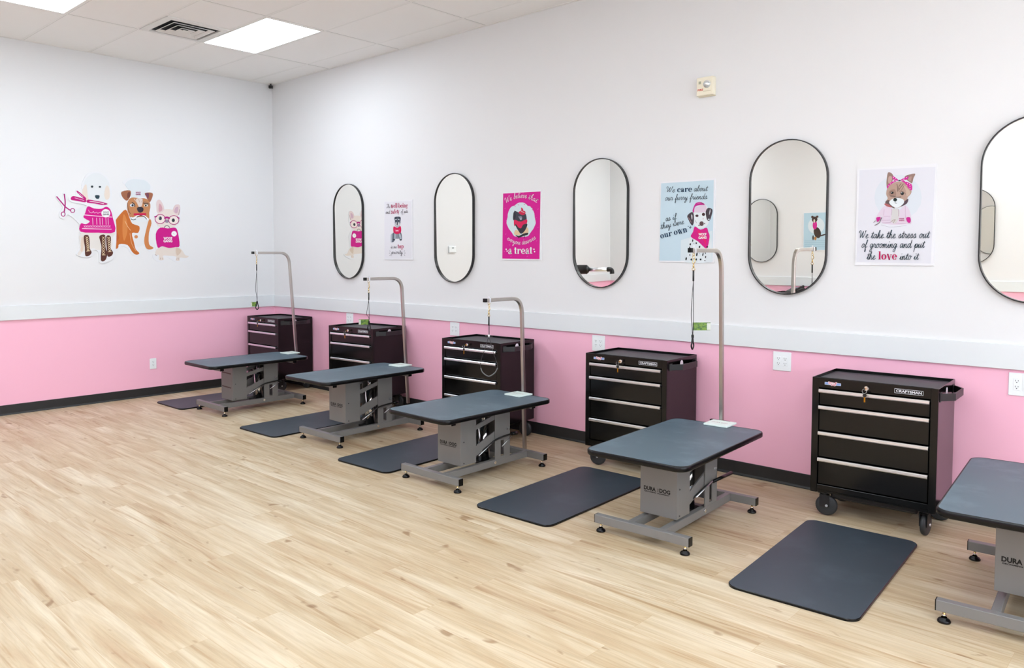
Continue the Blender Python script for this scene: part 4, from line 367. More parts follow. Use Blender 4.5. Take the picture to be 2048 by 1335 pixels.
'frenchie':([('P','F4F5F7',[(-1720,3870),(-1170,4040),(-630,3010),(70,2990),(450,3610),(1070,3410),(1090,2250),(940,1680),(550,1110),(1150,200),(1030,-1210),(1310,-1810),(2020,-2230),(1680,-2660),(900,-2930),(330,-2930),(-420,-2460),(-930,-2460),(-940,-2880),(-1540,-2920),(-2130,-2550),(-2140,-2100),(-1610,-1960),(-1920,-1230),(-1980,140),(-1510,880),(-1950,1730),(-2030,2320),(-1610,2700)]),('P','F0E4D8',[(-1510,-1320),(550,-1300),(1120,-1580),(1490,-2140),(1930,-2280),(1580,-2500),(910,-2440),(810,-2780),(410,-2750),(430,-2330),(-410,-2230),(-1060,-2230),(-960,-2670),(-1490,-2710),(-1520,-2140),(-1910,-2160)]),('P','E2CDB8',[(450,-1300),(1070,-1670),(530,-2230)]),('S','B89C90',[(-1350,-2460),(-1370,-2640)],41.0),('S','B89C90',[(-1160,-2460),(-1150,-2630)],41.0),('S','B89C90',[(550,-2470),(520,-2700)],41.0),('S','B89C90',[(720,-2470),(730,-2680)],41.0),('S','A88A90',[(-1930,-2100),(-1710,-2230)],49.2),('P','F2E6DC',[(-1520,2520),(-870,2910),(60,2950),(640,2600),(750,1680),(220,990),(-1280,930),(-1810,1600)]),('P','EBD6D4',[(-1630,3810),(-1200,3920),(-800,2910),(-1520,2470),(-1670,3060)]),('P','DDA9B2',[(-1360,3530),(-1090,3310),(-1040,2830),(-1430,2680)]),('P','EBD6D4',[(140,2860),(450,3490),(990,3450),(910,2410),(430,2500)]),('P','D8B4C4',[(450,3150),(780,3260),(670,2600),(340,2680)]),('S','8A7A80',[(920,2990),(830,2380)],41.0),('p','FBEDE6',[(-770,1860),(-800,1700),(-900,1560),(-1040,1450),(-1210,1390),(-1390,1390),(-1550,1440),(-1690,1540),(-1770,1670),(-1800,1820),(-1770,1980),(-1670,2120),(-1540,2230),(-1370,2290),(-1190,2290),(-1020,2250),(-880,2150),(-800,2010)]),('p','FBEDE6',[(780,1800),(750,1650),(650,1510),(510,1410),(330,1350),(150,1340),(-20,1390),(-160,1480),(-250,1610),(-280,1760),(-240,1920),(-150,2050),(-10,2160),(170,2220),(350,2220),(520,2180),(660,2080),(750,1950)]),('p','28343C',[(-1100,1930),(-1110,1860),(-1140,1790),(-1190,1740),(-1250,1720),(-1310,1720),(-1370,1740),(-1410,1780),(-1440,1850),(-1450,1920),(-1440,1990),(-1410,2050),(-1360,2100),(-1300,2130),(-1240,2130),(-1180,2110),(-1140,2060),(-1110,2000)]),('p','28343C',[(370,1760),(360,1690),(330,1630),(280,1580),(220,1550),(160,1550),(100,1570),(50,1620),(20,1680),(10,1750),(30,1820),(60,1880),(110,1930),(160,1950),(230,1950),(290,1930),(330,1890),(360,1830)]),('p','6A8A90',[(-1280,1980),(-1290,1960),(-1300,1940),(-1320,1920),(-1340,1910),(-1360,1910),(-1380,1920),(-1400,1930),(-1410,1950),(-1410,1970),(-1410,2000),(-1400,2020),(-1380,2030),(-1360,2040),(-1340,2040),(-1320,2030),(-1300,2020),(-1290,2000)]),('p','9A8AA0',[(-280,1650),(-300,1580),(-340,1520),(-410,1470),(-500,1450),(-590,1450),(-670,1470),(-740,1510),(-790,1560),(-800,1630),(-780,1690),(-740,1750),(-670,1800),(-580,1830),(-490,1830),(-410,1810),(-340,1770),(-290,1710)]),('S','B8127E',[(-710,1860),(-750,1680),(-850,1530),(-1010,1410),(-1200,1340),(-1400,1330),(-1580,1390),(-1730,1500),(-1820,1650),(-1850,1820),(-1820,2000),(-1720,2150),(-1560,2270),(-1380,2340),(-1180,2350),(-990,2300),(-840,2190),(-740,2040),(-710,1860)],73.8),('S','B8127E',[(840,1800),(800,1630),(690,1470),(530,1360),(340,1290),(140,1290),(-50,1340),(-200,1450),(-300,1590),(-330,1760),(-300,1930),(-190,2090),(-30,2200),(160,2270),(360,2280),(550,2230),(710,2120),(810,1970),(840,1800)],73.8),('P','B8127E',[(-810,2070),(-510,2150),(-220,2070),(-220,1870),(-520,1930),(-820,1870)]),('S','B8127E',[(-1880,2070),(-1690,2110)],131.2),('S','B8127E',[(690,2100),(860,2020)],131.2),('S','6A5A68',[(-860,910),(-720,1080),(-530,1140),(-350,1070),(-240,910)],73.8),('P','D60A8C',[(-1320,880),(-450,830),(400,930),(700,370),(860,-1110),(360,-1260),(-390,-1350),(-1130,-1180),(-1640,-1300),(-1820,140)]),('p','FFFFFF',[(560,250),(540,150),(480,60),(400,-10),(300,-50),(190,-50),(90,-10),(10,50),(-50,140),(-60,240),(-40,340),(10,430),(100,500),(200,540),(310,540),(410,510),(490,440),(540,350)]),('S','B8C8B0',[(110,320),(290,180)],32.8)],
[('f', 'FFFFFF', 'WOOF', (-960, -410), (30, -400), 270, None), ('f', 'FFFFFF', 'GANG', (-970, -720), (30, -700), 280, None)]),
}
# ================= THE ROOM =================
# planes: right-hand wall y=0 (called back), left wall x=0
fl=MB().box(-.2,XR+.2,YO-.2,.2,-.1,0,M_wood).build('floor'); structure(fl,'light oak plank floor','floor')
def wall(name,f,label):
    o=f.build(name); structure(o,label,'wall')
RB,RT,BT=.928,1.070,.0992
wall('wall_back',MB().box(0,XR,0,.12,RB+.05,H+.1,M_white).box(0,XR,0,.12,0,RB+.05,M_pink),'long white wall with pink lower part')
wall('wall_left',MB().box(-.12,0,YO-.12,.12,RB+.05,H+.1,M_white).box(-.12,0,YO-.12,.12,0,RB+.05,M_pink),'end wall with pink lower part and dog decals')
wall('wall_front',MB().box(0,XR,YO-.12,YO,RB+.05,H+.1,M_white).box(0,XR,YO-.12,YO,0,RB+.05,M_pink),'opposite white and pink wall seen in the mirrors')
# unseen end wall; its windows are added to bring daylight from the right
wr=MB(); WY=[(-6.6,-4.6),(-4.2,-2.2),(-1.8,-.4)]
wr.box(XR,XR+.12,YO-.12,.12,2.7,H+.1,M_white).box(XR,XR+.12,YO-.12,.12,0,.6,M_pink)
ed=[YO-.12]+[v for p in WY for v in p]+[.12]
for a,b in zip(ed[0::2],ed[1::2]): wr.box(XR,XR+.12,a,b,.6,2.7,M_white)
wall('wall_right',wr,'unseen right end wall with windows added for daylight')
M_glass=mat('window_glass','FFFFFF',0,spec=.5)
nt=M_glass.node_tree; g=nt.nodes.new('ShaderNodeBsdfTransparent'); nt.links.new(g.outputs[0],nt.nodes['Material Output'].inputs[0])
for i,(a,b) in enumerate(WY):
    f=MB()
    for q in ((a,a+.05),(b-.05,b)): f.box(XR+.02,XR+.08,q[0],q[1],.6,2.7,M_frame)
    for q in ((.6,.65),(2.65,2.7)): f.box(XR+.02,XR+.08,a+.05,b-.05,q[0],q[1],M_frame)
    fo=f.build('window_%d'%(i+1)); structure(fo,'unseen window added for daylight','window')
    MB().box(XR+.045,XR+.055,a+.05,b-.05,.65,2.65,M_glass).build('pane',fo)
MB_c=MB().box(-.12,XR+.12,YO-.12,.12,H,H+.1,M_tile)
structure(MB_c.build('ceiling'),'white lay-in tile ceiling','ceiling')
# trims
def rail(o,lab): structure(o,lab,'trim')
T_=.019
rail(MB().box(T_,XR,-T_,0,RB,RT,M_trim).build('trim_1',bevel=.002),'white chair rail on the long wall')
rail(MB().box(0,T_,YO,0,RB,RT,M_trim).build('trim_2',bevel=.002),'white chair rail on the end wall')
rail(MB().box(T_,XR,YO,YO+T_,RB,RT,M_trim).build('trim_3',bevel=.002),'white chair rail on the opposite wall')
def basebd(name,T,L):
    m=MB(); prof=[(0,0),(.012,0),(.011,.006),(.007,.012),(.0045,.018),(.004,BT-.003),(.002,BT),(0,BT)]
    n=len(prof); vs=[(0,-p[0],p[1]) for p in prof]+[(L,-p[0],p[1]) for p in prof]
    m.add(vs,[(i,(i+1)%n,n+(i+1)%n,n+i) for i in range(n)]+[tuple(range(n)),tuple(range(2*n-1,n-1,-1))],M_base,T=T)
    o=m.build(name); structure(o,'black vinyl baseboard','baseboard')
basebd('baseboard_back',Matrix.Translation((.012,0,0)),XR-.012)
basebd('baseboard_left',Matrix.Rotation(-PI/2,4,'Z')@Matrix.Scale(-1,4,(0,1,0)),-YO)
basebd('baseboard_front',Matrix.Translation((0,YO,0))@Matrix.Scale(-1,4,(0,1,0)),XR)
# ceiling grid: tees every 0.61 in y, cross tees every 1.22 in x; dark hairlines are painted shadow
gr=MB(); G0=-.3048
ys=[G0-.6096*k for k in range(12)]
for y in ys: gr.box(0,XR,y-.0115,y+.0115,H-.0012,H,M_grid).box(0,XR,y+.0115,y+.0135,H-.0006,H,M_teeshade)
for k in range(1,11):
    x=1.2192*k; gr.box(x-.0115,x+.0115,YO,0,H-.0015,H,M_grid).box(x+.0115,x+.0135,YO,0,H-.0006,H,M_teeshade)
gr.box(0,XR,-.022,0,H-.003,H,M_grid).box(0,.022,YO,-.022,H-.003,H,M_grid)
structure(gr.build('trim_4'),'white ceiling grid tees','trim')
structure(MB().box(1.83-.0115,1.83+.0115,-2.1336,-1.524,H-.0015,H,M_grid).build('trim_5'),'short ceiling grid tee','trim')
# ceiling light panels
def panel(x,y,label,grp=None):
    t=empty('ceiling_light',(x,y,H)); tag(t,label,'ceiling light','recessed light panels')
    f=MB(); a,b=.600,.296
    f.box(-a,a,b-.018,b,-.006,-.001,M_grid).box(-a,a,-b,-b+.018,-.006,-.001,M_grid).box(-a,-a+.018,-b+.018,b-.018,-.006,-.001,M_grid).box(a-.018,a,-b+.018,b-.018,-.006,-.001,M_grid)
    f.build('light_frame',t)
    MB().box(-a+.018,a-.018,-b+.018,b-.018,-.004,-.002,M_lit).build('diffuser',t)
XS=[1.8288,5.4864,7.9248,10.3632]  # only the first column is known; the others are added for even light
for i,x in enumerate(XS):
    for k in range(4):
        if i in (1,2) and k==0: continue
        y=-1.2192-1.8288*k
        if i==0 and k==0: lab='lit white ceiling panel beside the air vent'
        elif i==0 and k==1: lab='lit white ceiling panel cut by the top left corner of the photo'
        else: lab='unseen lit ceiling panel added to even out the light'
        panel(x,y,lab)
# vent
t=empty('ceiling_vent',(1.5392,-1.8288,H)); tag(t,'square white louvred air vent in the ceiling beside the lit panel','air vent')
m=MB(); 
def ring(mb,a,z0,b,z1,mm):
    v=[(-a,-a,z0),(a,-a,z0),(a,a,z0),(-a,a,z0),(-b,-b,z1),(b,-b,z1),(b,b,z1),(-b,b,z1)]
    mb.add(v,[(0,1,5,4),(1,2,6,5),(2,3,7,6),(3,0,4,7)],mm)
MB().box(-.235,.235,-.235,.235,-.0015,-.0005,M_ductshade).build('duct_shade_sheet',t)  # dark sheet stands in for the shade inside the duct
f=MB(); ring(f,.292,-.002,.292,-.012,M_vent); ring(f,.292,-.012,.235,-.016,M_vent); ring(f,.235,-.016,.235,-.002,M_vent); f.build('vent_frame',t)
for a in (.192,.128,.064):
    f=MB(); ring(f,a,-.022,a-.030,-.004,M_vent); ring(f,a,-.022,a+.002,-.022,M_vent); ring(f,a+.002,-.022,a+.002,-.017,M_vent); ring(f,a+.002,-.017,a-.026,-.003,M_vent); f.build('louvre',t)
MB().box(-.022,.022,-.022,.022,-.02,-.016,M_vent).build('centre_plate',t)
# corner camera
t=empty('security_camera',(.05,-.045,H)); tag(t,'tiny black security camera in the ceiling corner','camera')
MB().box(-.006,.006,-.006,.006,-.02,0,M_blk).build('mount',t)
MB().box(-.022,.022,-.02,.02,-.055,-.02,M_blk,T=Matrix.Rotation(.7,4,'Z')).build('housing',t,bevel=.004)
MB().cyl((.0,0,0),(.006,0,0),.011,M_gloss,T=Matrix.Rotation(-.8,4,'Z')@Matrix.Translation((.022,0,-.038))).build('lens',t)
# ================= WALL THINGS =================
def mirror(x,z,label,grp,y=0,rz=0,tilt=.010,w=.534,h=1.046):
    t=empty('oval_mirror',(x,y,z),rz); tag(t,label,'mirror',grp)
    def stad(w,h,n=28):
        r=w/2;o=[]
        for k in range(n+1): a=PI*k/n; o.append((r*math.cos(a),h/2-r+r*math.sin(a)))
        for k in range(n+1): a=PI+PI*k/n; o.append((r*math.cos(a),-h/2+r+r*math.sin(a)))
        return o
    A=stad(w,h);B=stad(w-.014,h-.014);n=len(A);f=MB()
    for P0,y0,P1,y1 in ((A,-.002,A,-.030),(A,-.030,B,-.030),(B,-.030,B,-.002)):
        vs=[(p[0],y0,p[1]) for p in P0]+[(p[0],y1,p[1]) for p in P1]; f.add(vs,[(i,(i+1)%n,n+(i+1)%n,n+i) for i in range(n)],M_frame,smooth=False)
    f.add([(p[0],-.002,p[1]) for p in A],[tuple(range(n))],M_frame)
    f.build('mirror_frame',t)
    g=MB(); C2=stad(w-.012,h-.012); g.add([(p[0],-.017-tilt*p[1],p[1]) for p in C2],[tuple(range(n))],M_mirror); g.build('mirror_glass',t)
    return t
MZ=1.828
for x,lab in ((1.565,'oval black framed mirror nearest the corner, reflecting the spectacled dog decal'),(3.247,'oval black framed mirror between the schnauzer poster and the magenta poster'),(4.951,'oval black framed mirror between the magenta poster and the light blue poster'),(6.484,'oval black framed mirror between the light blue poster and the terrier poster'),(7.876,'oval black framed mirror cut by the right edge of the photo')):
    mirror(x,MZ,lab,'oval mirrors on the long wall')
for x,lab in ((3.04,'oval mirror on the opposite wall, reflected in the fourth mirror'),(6.09,'oval mirror on the opposite wall, reflected in the rightmost mirror')):
    mirror(x,MZ,lab,'oval mirrors on the opposite wall',YO,PI,tilt=0)
def poster(name,x,z,label,y=0,rz=0):
    t=empty('wall_poster',(x,y,z),rz); tag(t,label,'poster','grooming posters on the wall')
    MB().box(-.226,.226,-.006,0,-.3049,.3049,M_card).build('board',t)
    if name: artwork(name,t,.0061)
    return t
poster('safety',2.408,1.825,'narrow looking white poster of a schnauzer in a red vest about safety of pets')
poster('treat',4.101,1.829,'magenta poster with a black dog in a white circle saying a treat')
poster('care',5.724,1.823,'light blue poster of a spotted dog in a pink bandana')
poster('stress',7.152,1.815,'white poster of a terrier wearing a pink bow above the word love')
t=poster(None,3.95,1.80,'light blue poster of a brown dog with a pink scarf, seen in the fourth mirror',YO,PI)
f=MB(); f.flat=True
def el(cx,cz,rx,rz_,c,d,rot=0):
    pts=[]
    for k in range(18):
        a=2*PI*k/18;u=rx*math.cos(a);v=rz_*math.sin(a);pts.append((cx+u*math.cos(rot)-v*math.sin(rot),-.0062-d*.00008,cz+u*math.sin(rot)+v*math.cos(rot)))
    f.add(pts,[tuple(range(18))],ink(c))
f.add([(-.215,-.0061,-.294),(.215,-.0061,-.294),(.215,-.0061,.294),(-.215,-.0061,.294)],[(0,1,2,3)],ink('C4E2F0'))
el(.02,.09,.13,.13,'E8F2F8',1);el(.0,-.02,.055,.09,'4A3A34',2,-.3);el(-.09,-.06,.05,.012,'4A3A34',3,-.3);el(.04,.1,.035,.07,'E0309A',4);el(.045,.19,.045,.045,'4A3A34',5);el(.05,.165,.014,.03,'E8DCD0',6);el(.08,.23,.02,.02,'5A4034',7);el(.005,.232,.02,.018,'5A4034',7);el(.03,-.11,.02,.03,'C08850',8);el(.065,-.1,.012,.04,'4A3A34',9)
for k in range(4): f.add([(-.18,-.007,-.15-.03*k),(.2,-.007,-.15-.03*k),(.2,-.007,-.154-.03*k),(-.18,-.007,-.154-.03*k)],[(0,1,2,3)],ink('8FB4C8'))
f.build('printed_picture',t)
# decals on the end wall (x=0): local -y faces the room, so turn +90 deg
def decal(name,y,z,label,d):
    t=empty('wall_decal',(0,y,z),PI/2); tag(t,label,'wall decal','dog decals on the end wall')
    base=ART[name][0][0]; K=1e-4
    pts=[(p[0],p[1]) for p in smooth_pts([(q[0]*K,q[1]*K) for q in base[2]],True,3)]
    MB().prism(pts,-d,0,mat('decal_white','E4E5E7',.5),axis='y').build('cutout_board',t)
    artwork(name,t,d+.0001)
decal('bulldog',-1.72,1.87,'bulldog decal in a white chef hat between the two other dog decals',.003)
decal('poodle',-2.18,1.95,'white poodle decal in a magenta sweater and brown boots holding scissors',.008)
decal('frenchie',-1.29,1.78,'small cream dog decal with magenta round glasses and magenta shirt',.003)
# outlets
def outlet(x,z,gangs,label,axis='y',rz=0,y=0,x0=None):
    w=.126 if gangs==2 else .073; h=.130 if gangs==2 else .118
    t=empty('power_outlet',(x,y,z),rz); tag(t,label,'power outlet')
    MB().box(-w/2,w/2,-.007,0,-h/2,h/2,M_pl).build('cover_plate',t,bevel=.003)
    for g in range(gangs):
        cx=(g-.5)*.046 if gangs==2 else 0
        MB().box(cx-.0165,cx+.0165,-.0095,-.007,-.033,.033,M_pl).build('socket',t,bevel=.001)
        s=MB()
        for cz in (.017,-.017):
            s.box(cx-.008,cx-.0055,-.0098,-.0094,cz,cz+.009,M_dark).box(cx+.0055,cx+.008,-.0098,-.0094,cz+.001,cz+.008,M_dark).cyl((cx,-.0098,cz-.006),(cx,-.0094,cz-.006),.0028,M_dark,n=10)
        s.build('slots',t)
outlet(1.563,.857,2,'white double outlet half hidden behind the second cabinet from the corner')
outlet(3.243,.855,2,'white double outlet behind the third cabinet from the corner')
outlet(4.935,.85,2,'white double outlet above the left end of the fourth cabinet')
outlet(6.463,.847,2,'white double outlet between the fourth and the nearest cabinet')
outlet(7.838,.845,2,'white double outlet at the right edge of the photo')
outlet(0,.36,1,'single white outlet low on the pink end wall',rz=PI/2,y=-1.53)
# fire alarm
t=empty('fire_alarm',(5.876,0,2.788)); tag(t,'cream fire alarm with strobe high on the white wall','fire alarm')
MB().box(-.066,.066,-.045,0,-.066,.066,M_cream).build('housing',t,bevel=.006)
MB().box(-.066,.066,-.012,0,-.07,-.066,M_cream).build('back_plate',t)
MB().box(-.048,-.03,-.0465,-.045,.018,.038,mat('alarm_grey','A8A890',.5)).build('sounder_grille',t)
MB().lathe([(.028,0),(.027,-.008),(.02,-.02),(.008,-.027),(0.0005,-.028)],(.018,-.045,.012),M_clear,axis='y').build('strobe_lens',t)
f=MB(); f.flat=True; put_text(f,'f',ink('D04030'),'FIRE',(-.055,-.03),(-.012,-.03),.014,-.0455); f.build('lettering',t)
f=MB(); f.box(-.012,.048,-.0458,-.045,-.038,-.034,mat('alarm_line','C8BFA0',.6)); f.build('label_line',t)
# thermostat on end wall (seen in second mirror)
t=empty('thermostat',(0,-3.10,1.59),PI/2); tag(t,'small white thermostat on the end wall, seen in the second mirror','thermostat')
MB().box(-.075,.075,-.03,0,-.05,.05,M_pl).build('housing',t,bevel=.008)
MB().box(-.02,.02,-.0312,-.03,.015,.03,mat('lcd','5A6460',.3)).build('display',t)
# ================= ROLLING CABINETS =================
def tool_cabinet():
    W,D,Hh,zb=.673,.455,.843,.15
    t=empty('rolling_cabinet')
    b=MB()
    b.box(0,.004,.01,D,zb,Hh,M_gloss).box(W-.004,W,.01,D,zb,Hh,M_gloss).box(.004,W-.004,D-.004,D,zb,Hh,M_gloss)          # sides, back
    b.box(0,.038,0,.012,zb-.004,Hh,M_gloss).box(W-.038,W,0,.012,zb-.004,Hh,M_gloss)                                      # stiles
    b.box(.038,W-.038,0,.012,.782,Hh,M_gloss).box(.038,W-.038,0,.012,.166,.196,M_gloss)                                  # header, sill
    b.box(.004,W-.004,.012,D-.004,zb,zb+.012,M_gloss)                                                                    # bottom
    b.prism([(.0,.1),(.09,.1),(.12,.125),(.12,.15),(0,.15)],.06,D-.03,M_gloss,axis='y',T=Matrix.Translation((.0,0,.045))) if False else None
    b.prism([(.038,.166),(.038,.148),(.09,.148),(.115,.166)],0,.012,M_gloss,axis='y').prism([(W-.038,.166),(W-.115,.166),(W-.09,.148),(W-.038,.148)],0,.012,M_gloss,axis='y')
    b.build('cabinet_body',t,bevel=.0025)
    MB().box(.1,W-.1,.06,D-.02,.105,zb,M_blk).build('under_tray',t,bevel=.012)
    tr=MB().box(.004,W-.004,.012,D-.004,.820,.826,M_tray); tr.build('top_liner',t)
    zs=[(.682,.778),(.526,.678),(.367,.522),(.201,.363)]
    for z0,z1 in zs:
        d=MB().box(.042,W-.042,.004,.02,z0,z1-.004,M_gloss)
        d.box(.05,W-.05,.02,D-.03,z0+.01,z1-.02,M_gloss)
        dr=d.build('drawer',t,bevel=.003)
        h=MB(); y=-.014
        h.prism([(.004,z1-.006),(-.012,z1-.003),(-.017,z1-.008),(-.017,z1-.019),(-.013,z1-.024),(-.010,z1-.014),(.004,z1-.013)],.042,W-.042,M_alu,axis='x')
        h.build('drawer_handle',dr)
    # lock and keys
    lk=MB().cyl((.305,0,.806),(.305,-.008,.806),.0125,M_chrome).cyl((.305,-.008,.806),(.305,-.010,.806),.008,M_alu).build('lock',t)
    MB().box(-.001,.001,-.035,-.010,-.005,.004,M_brass2,T=Matrix.Translation((.305,0,.806))).cyl((.3045,-.043,.806),(.3055,-.043,.806),.011,M_blk,n=16).build('key',lk)
    MB().tube([(.305+.012*math.sin(a),-.046,.795+.012*math.cos(a)) for a in [2*PI*k/16 for k in range(16)]],.0009,M_chrome,n=6,closed=True).build('key_ring',lk)
    MB().cyl((.308,-.049,.772),(.308,-.046,.772),.011,M_blk,n=16).box(.304,.312,-.048,-.046,.732,.765,M_brass2).build('spare_key',lk)
    # badges
    n=MB(); n.flat=True; y=-.0006
    x0,x1,z0,z1=.452,.598,.797,.823
    white=ink('E6E6EA')
    for a in ((x0,x1,z0,z0+.002),(x0,x1,z1-.002,z1),(x0,x0+.002,z0,z1),(x1-.002,x1,z0,z1)): n.add([(a[0],y,a[2]),(a[1],y,a[2]),(a[1],y,a[3]),(a[0],y,a[3])],[(0,1,2,3)],white)
    put_text(n,'f',white,'CRAFTSMAN',(x0+.008,z0+.0065),(x1-.008,z0+.0065),.0135,y)
    n.build('name_badge',t)
    n=MB(); n.flat=True
    bx=.118
    def q(a,b,c,d,m_,yy): n.add([(bx+a,yy,.812+c),(bx+b,yy,.812+c),(bx+b,yy,.812+d),(bx+a,yy,.812+d)],[(0,1,2,3)],m_)
    q(-.046,.046,-.009,.007,ink('DDE6F4'),-.0006);q(-.044,-.02,-.007,.005,ink('8FA8E0'),-.0008);q(.02,.044,-.007,.005,ink('8FA8E0'),-.0008)
    pts=[(-.026,.012),(-.014,.010),(0,.008),(.012,.007),(.018,.013),(.026,.009),(.020,-.003),(.016,-.012),(.01,-.014),(0,-.011),(-.006,-.014),(-.014,-.007),(-.026,-.003)]
    n.add([(bx+p[0],-.001,.812+p[1]) for p in pts],[tuple(r_) for r_ in tessellate_polygon([[Vector((p[0],p[1],0)) for p in pts]])],ink('F0D8DC'))
    n.add([(bx+p[0]*.85,-.0012,.812+p[1]*.8) for p in pts],[tuple(r_) for r_ in tessellate_polygon([[Vector((p[0],p[1],0)) for p in pts]])],ink('E08C98'))
    put_text(n,'f',ink('FFFFFF'),'USA',(bx-.017,.8075),(bx+.014,.8075),.010,-.0014)
    n.build('map_badge',t)
    # side handle : shallow strap standing off the right side
    h=MB(); P=[(0,.045),(.0,.038),(.062,.105),(.062,.345),(0,.42),(0,.41),(.054,.341),(.054,.109)]
    P=[(W,.03),(W+.064,.11),(W+.064,.335),(W,.43),(W,.415),(W+.056,.329),(W+.056,.116),(W,.045)]
    h.prism(P,.771,.812,M_blk); h.box(W,W+.004,.03,.075,.765,.818,M_blk).box(W,W+.004,.385,.43,.765,.818,M_blk)
    h.build('side_handle',t,bevel=.002)
    st=MB(); st.prism([(.195,.768),(.24,.768),(.24,.80)]+[(.2175+.0225*math.cos(a),.80+.026*math.sin(a)) for a in [PI*k/10 for k in range(1,10)]]+[(.195,.80)],W,W+.0008,mat('sticker_pink_white','EBDDE6',.4),axis='x').build('care_sticker',t)
    # casters
    def caster(x,y,rz,swivel):
        T=Matrix.Translation((x,y,0))@Matrix.Rotation(rz,4,'Z')
        c=MB()
        c.box(-.035,.035,-.04,.04,.143,.150,M_blk,T=T); c.cyl((0,0,.127),(0,0,.143),.022,M_blk,T=T)
        c.box(-.028,.028,-.022,-.018,.055,.128,M_blk,T=T).box(-.028,.028,.018,.022,.055,.128,M_blk,T=T).box(-.028,.028,-.022,.022,.124,.128,M_blk,T=T)
        c.cyl((.012,-.026,.064),(.012,.026,.064),.008,M_alu,n=10,T=T)
        co=c.build('caster',t,bevel=.0015)
        wl=MB(); wl.lathe([(.0,-.014),(.050,-.014),(.060,-.010),(.0625,0),(.060,.010),(.050,.014),(0,.014)],(.012,0,.063),M_tire,axis='y',T=T,n=30); wl.build('wheel',co)
    caster(.07,.05,.25,1);caster(W-.06,.055,PI/2-.15,1);caster(.06,D-.06,0,0);caster(W-.06,D-.06,.1,0)
    return t
c0=tool_cabinet()
CAB=[(.175,-.474,.007,'black rolling tool cabinet in the corner below the first noose'),(1.912,-.530,.08,'black rolling tool cabinet between the farthest two tables, second from the corner'),(3.657,-.561,.041,'black rolling tool cabinet in the middle of the row behind the wide wire loop'),(5.188,-.524,.039,'black rolling tool cabinet under the third mirror, keys hanging from its lock'),(6.86,-.506,.047,'nearest black rolling tool cabinet, standing clear on its casters with a gold key')]
for i,(x,y,th,lab) in enumerate(CAB):
    o=c0 if i==0 else copy_tree(c0)
    o.location=(x,y,0); o.rotation_euler=(0,0,th); tag(o,lab,'tool cabinet','rolling cabinets along the long wall')
o=copy_tree(c0); o.location=(4.1,YO+.52,0); o.rotation_euler=(0,0,PI); tag(o,'black tool cabinet against the opposite wall, under the reflected phone','tool cabinet')
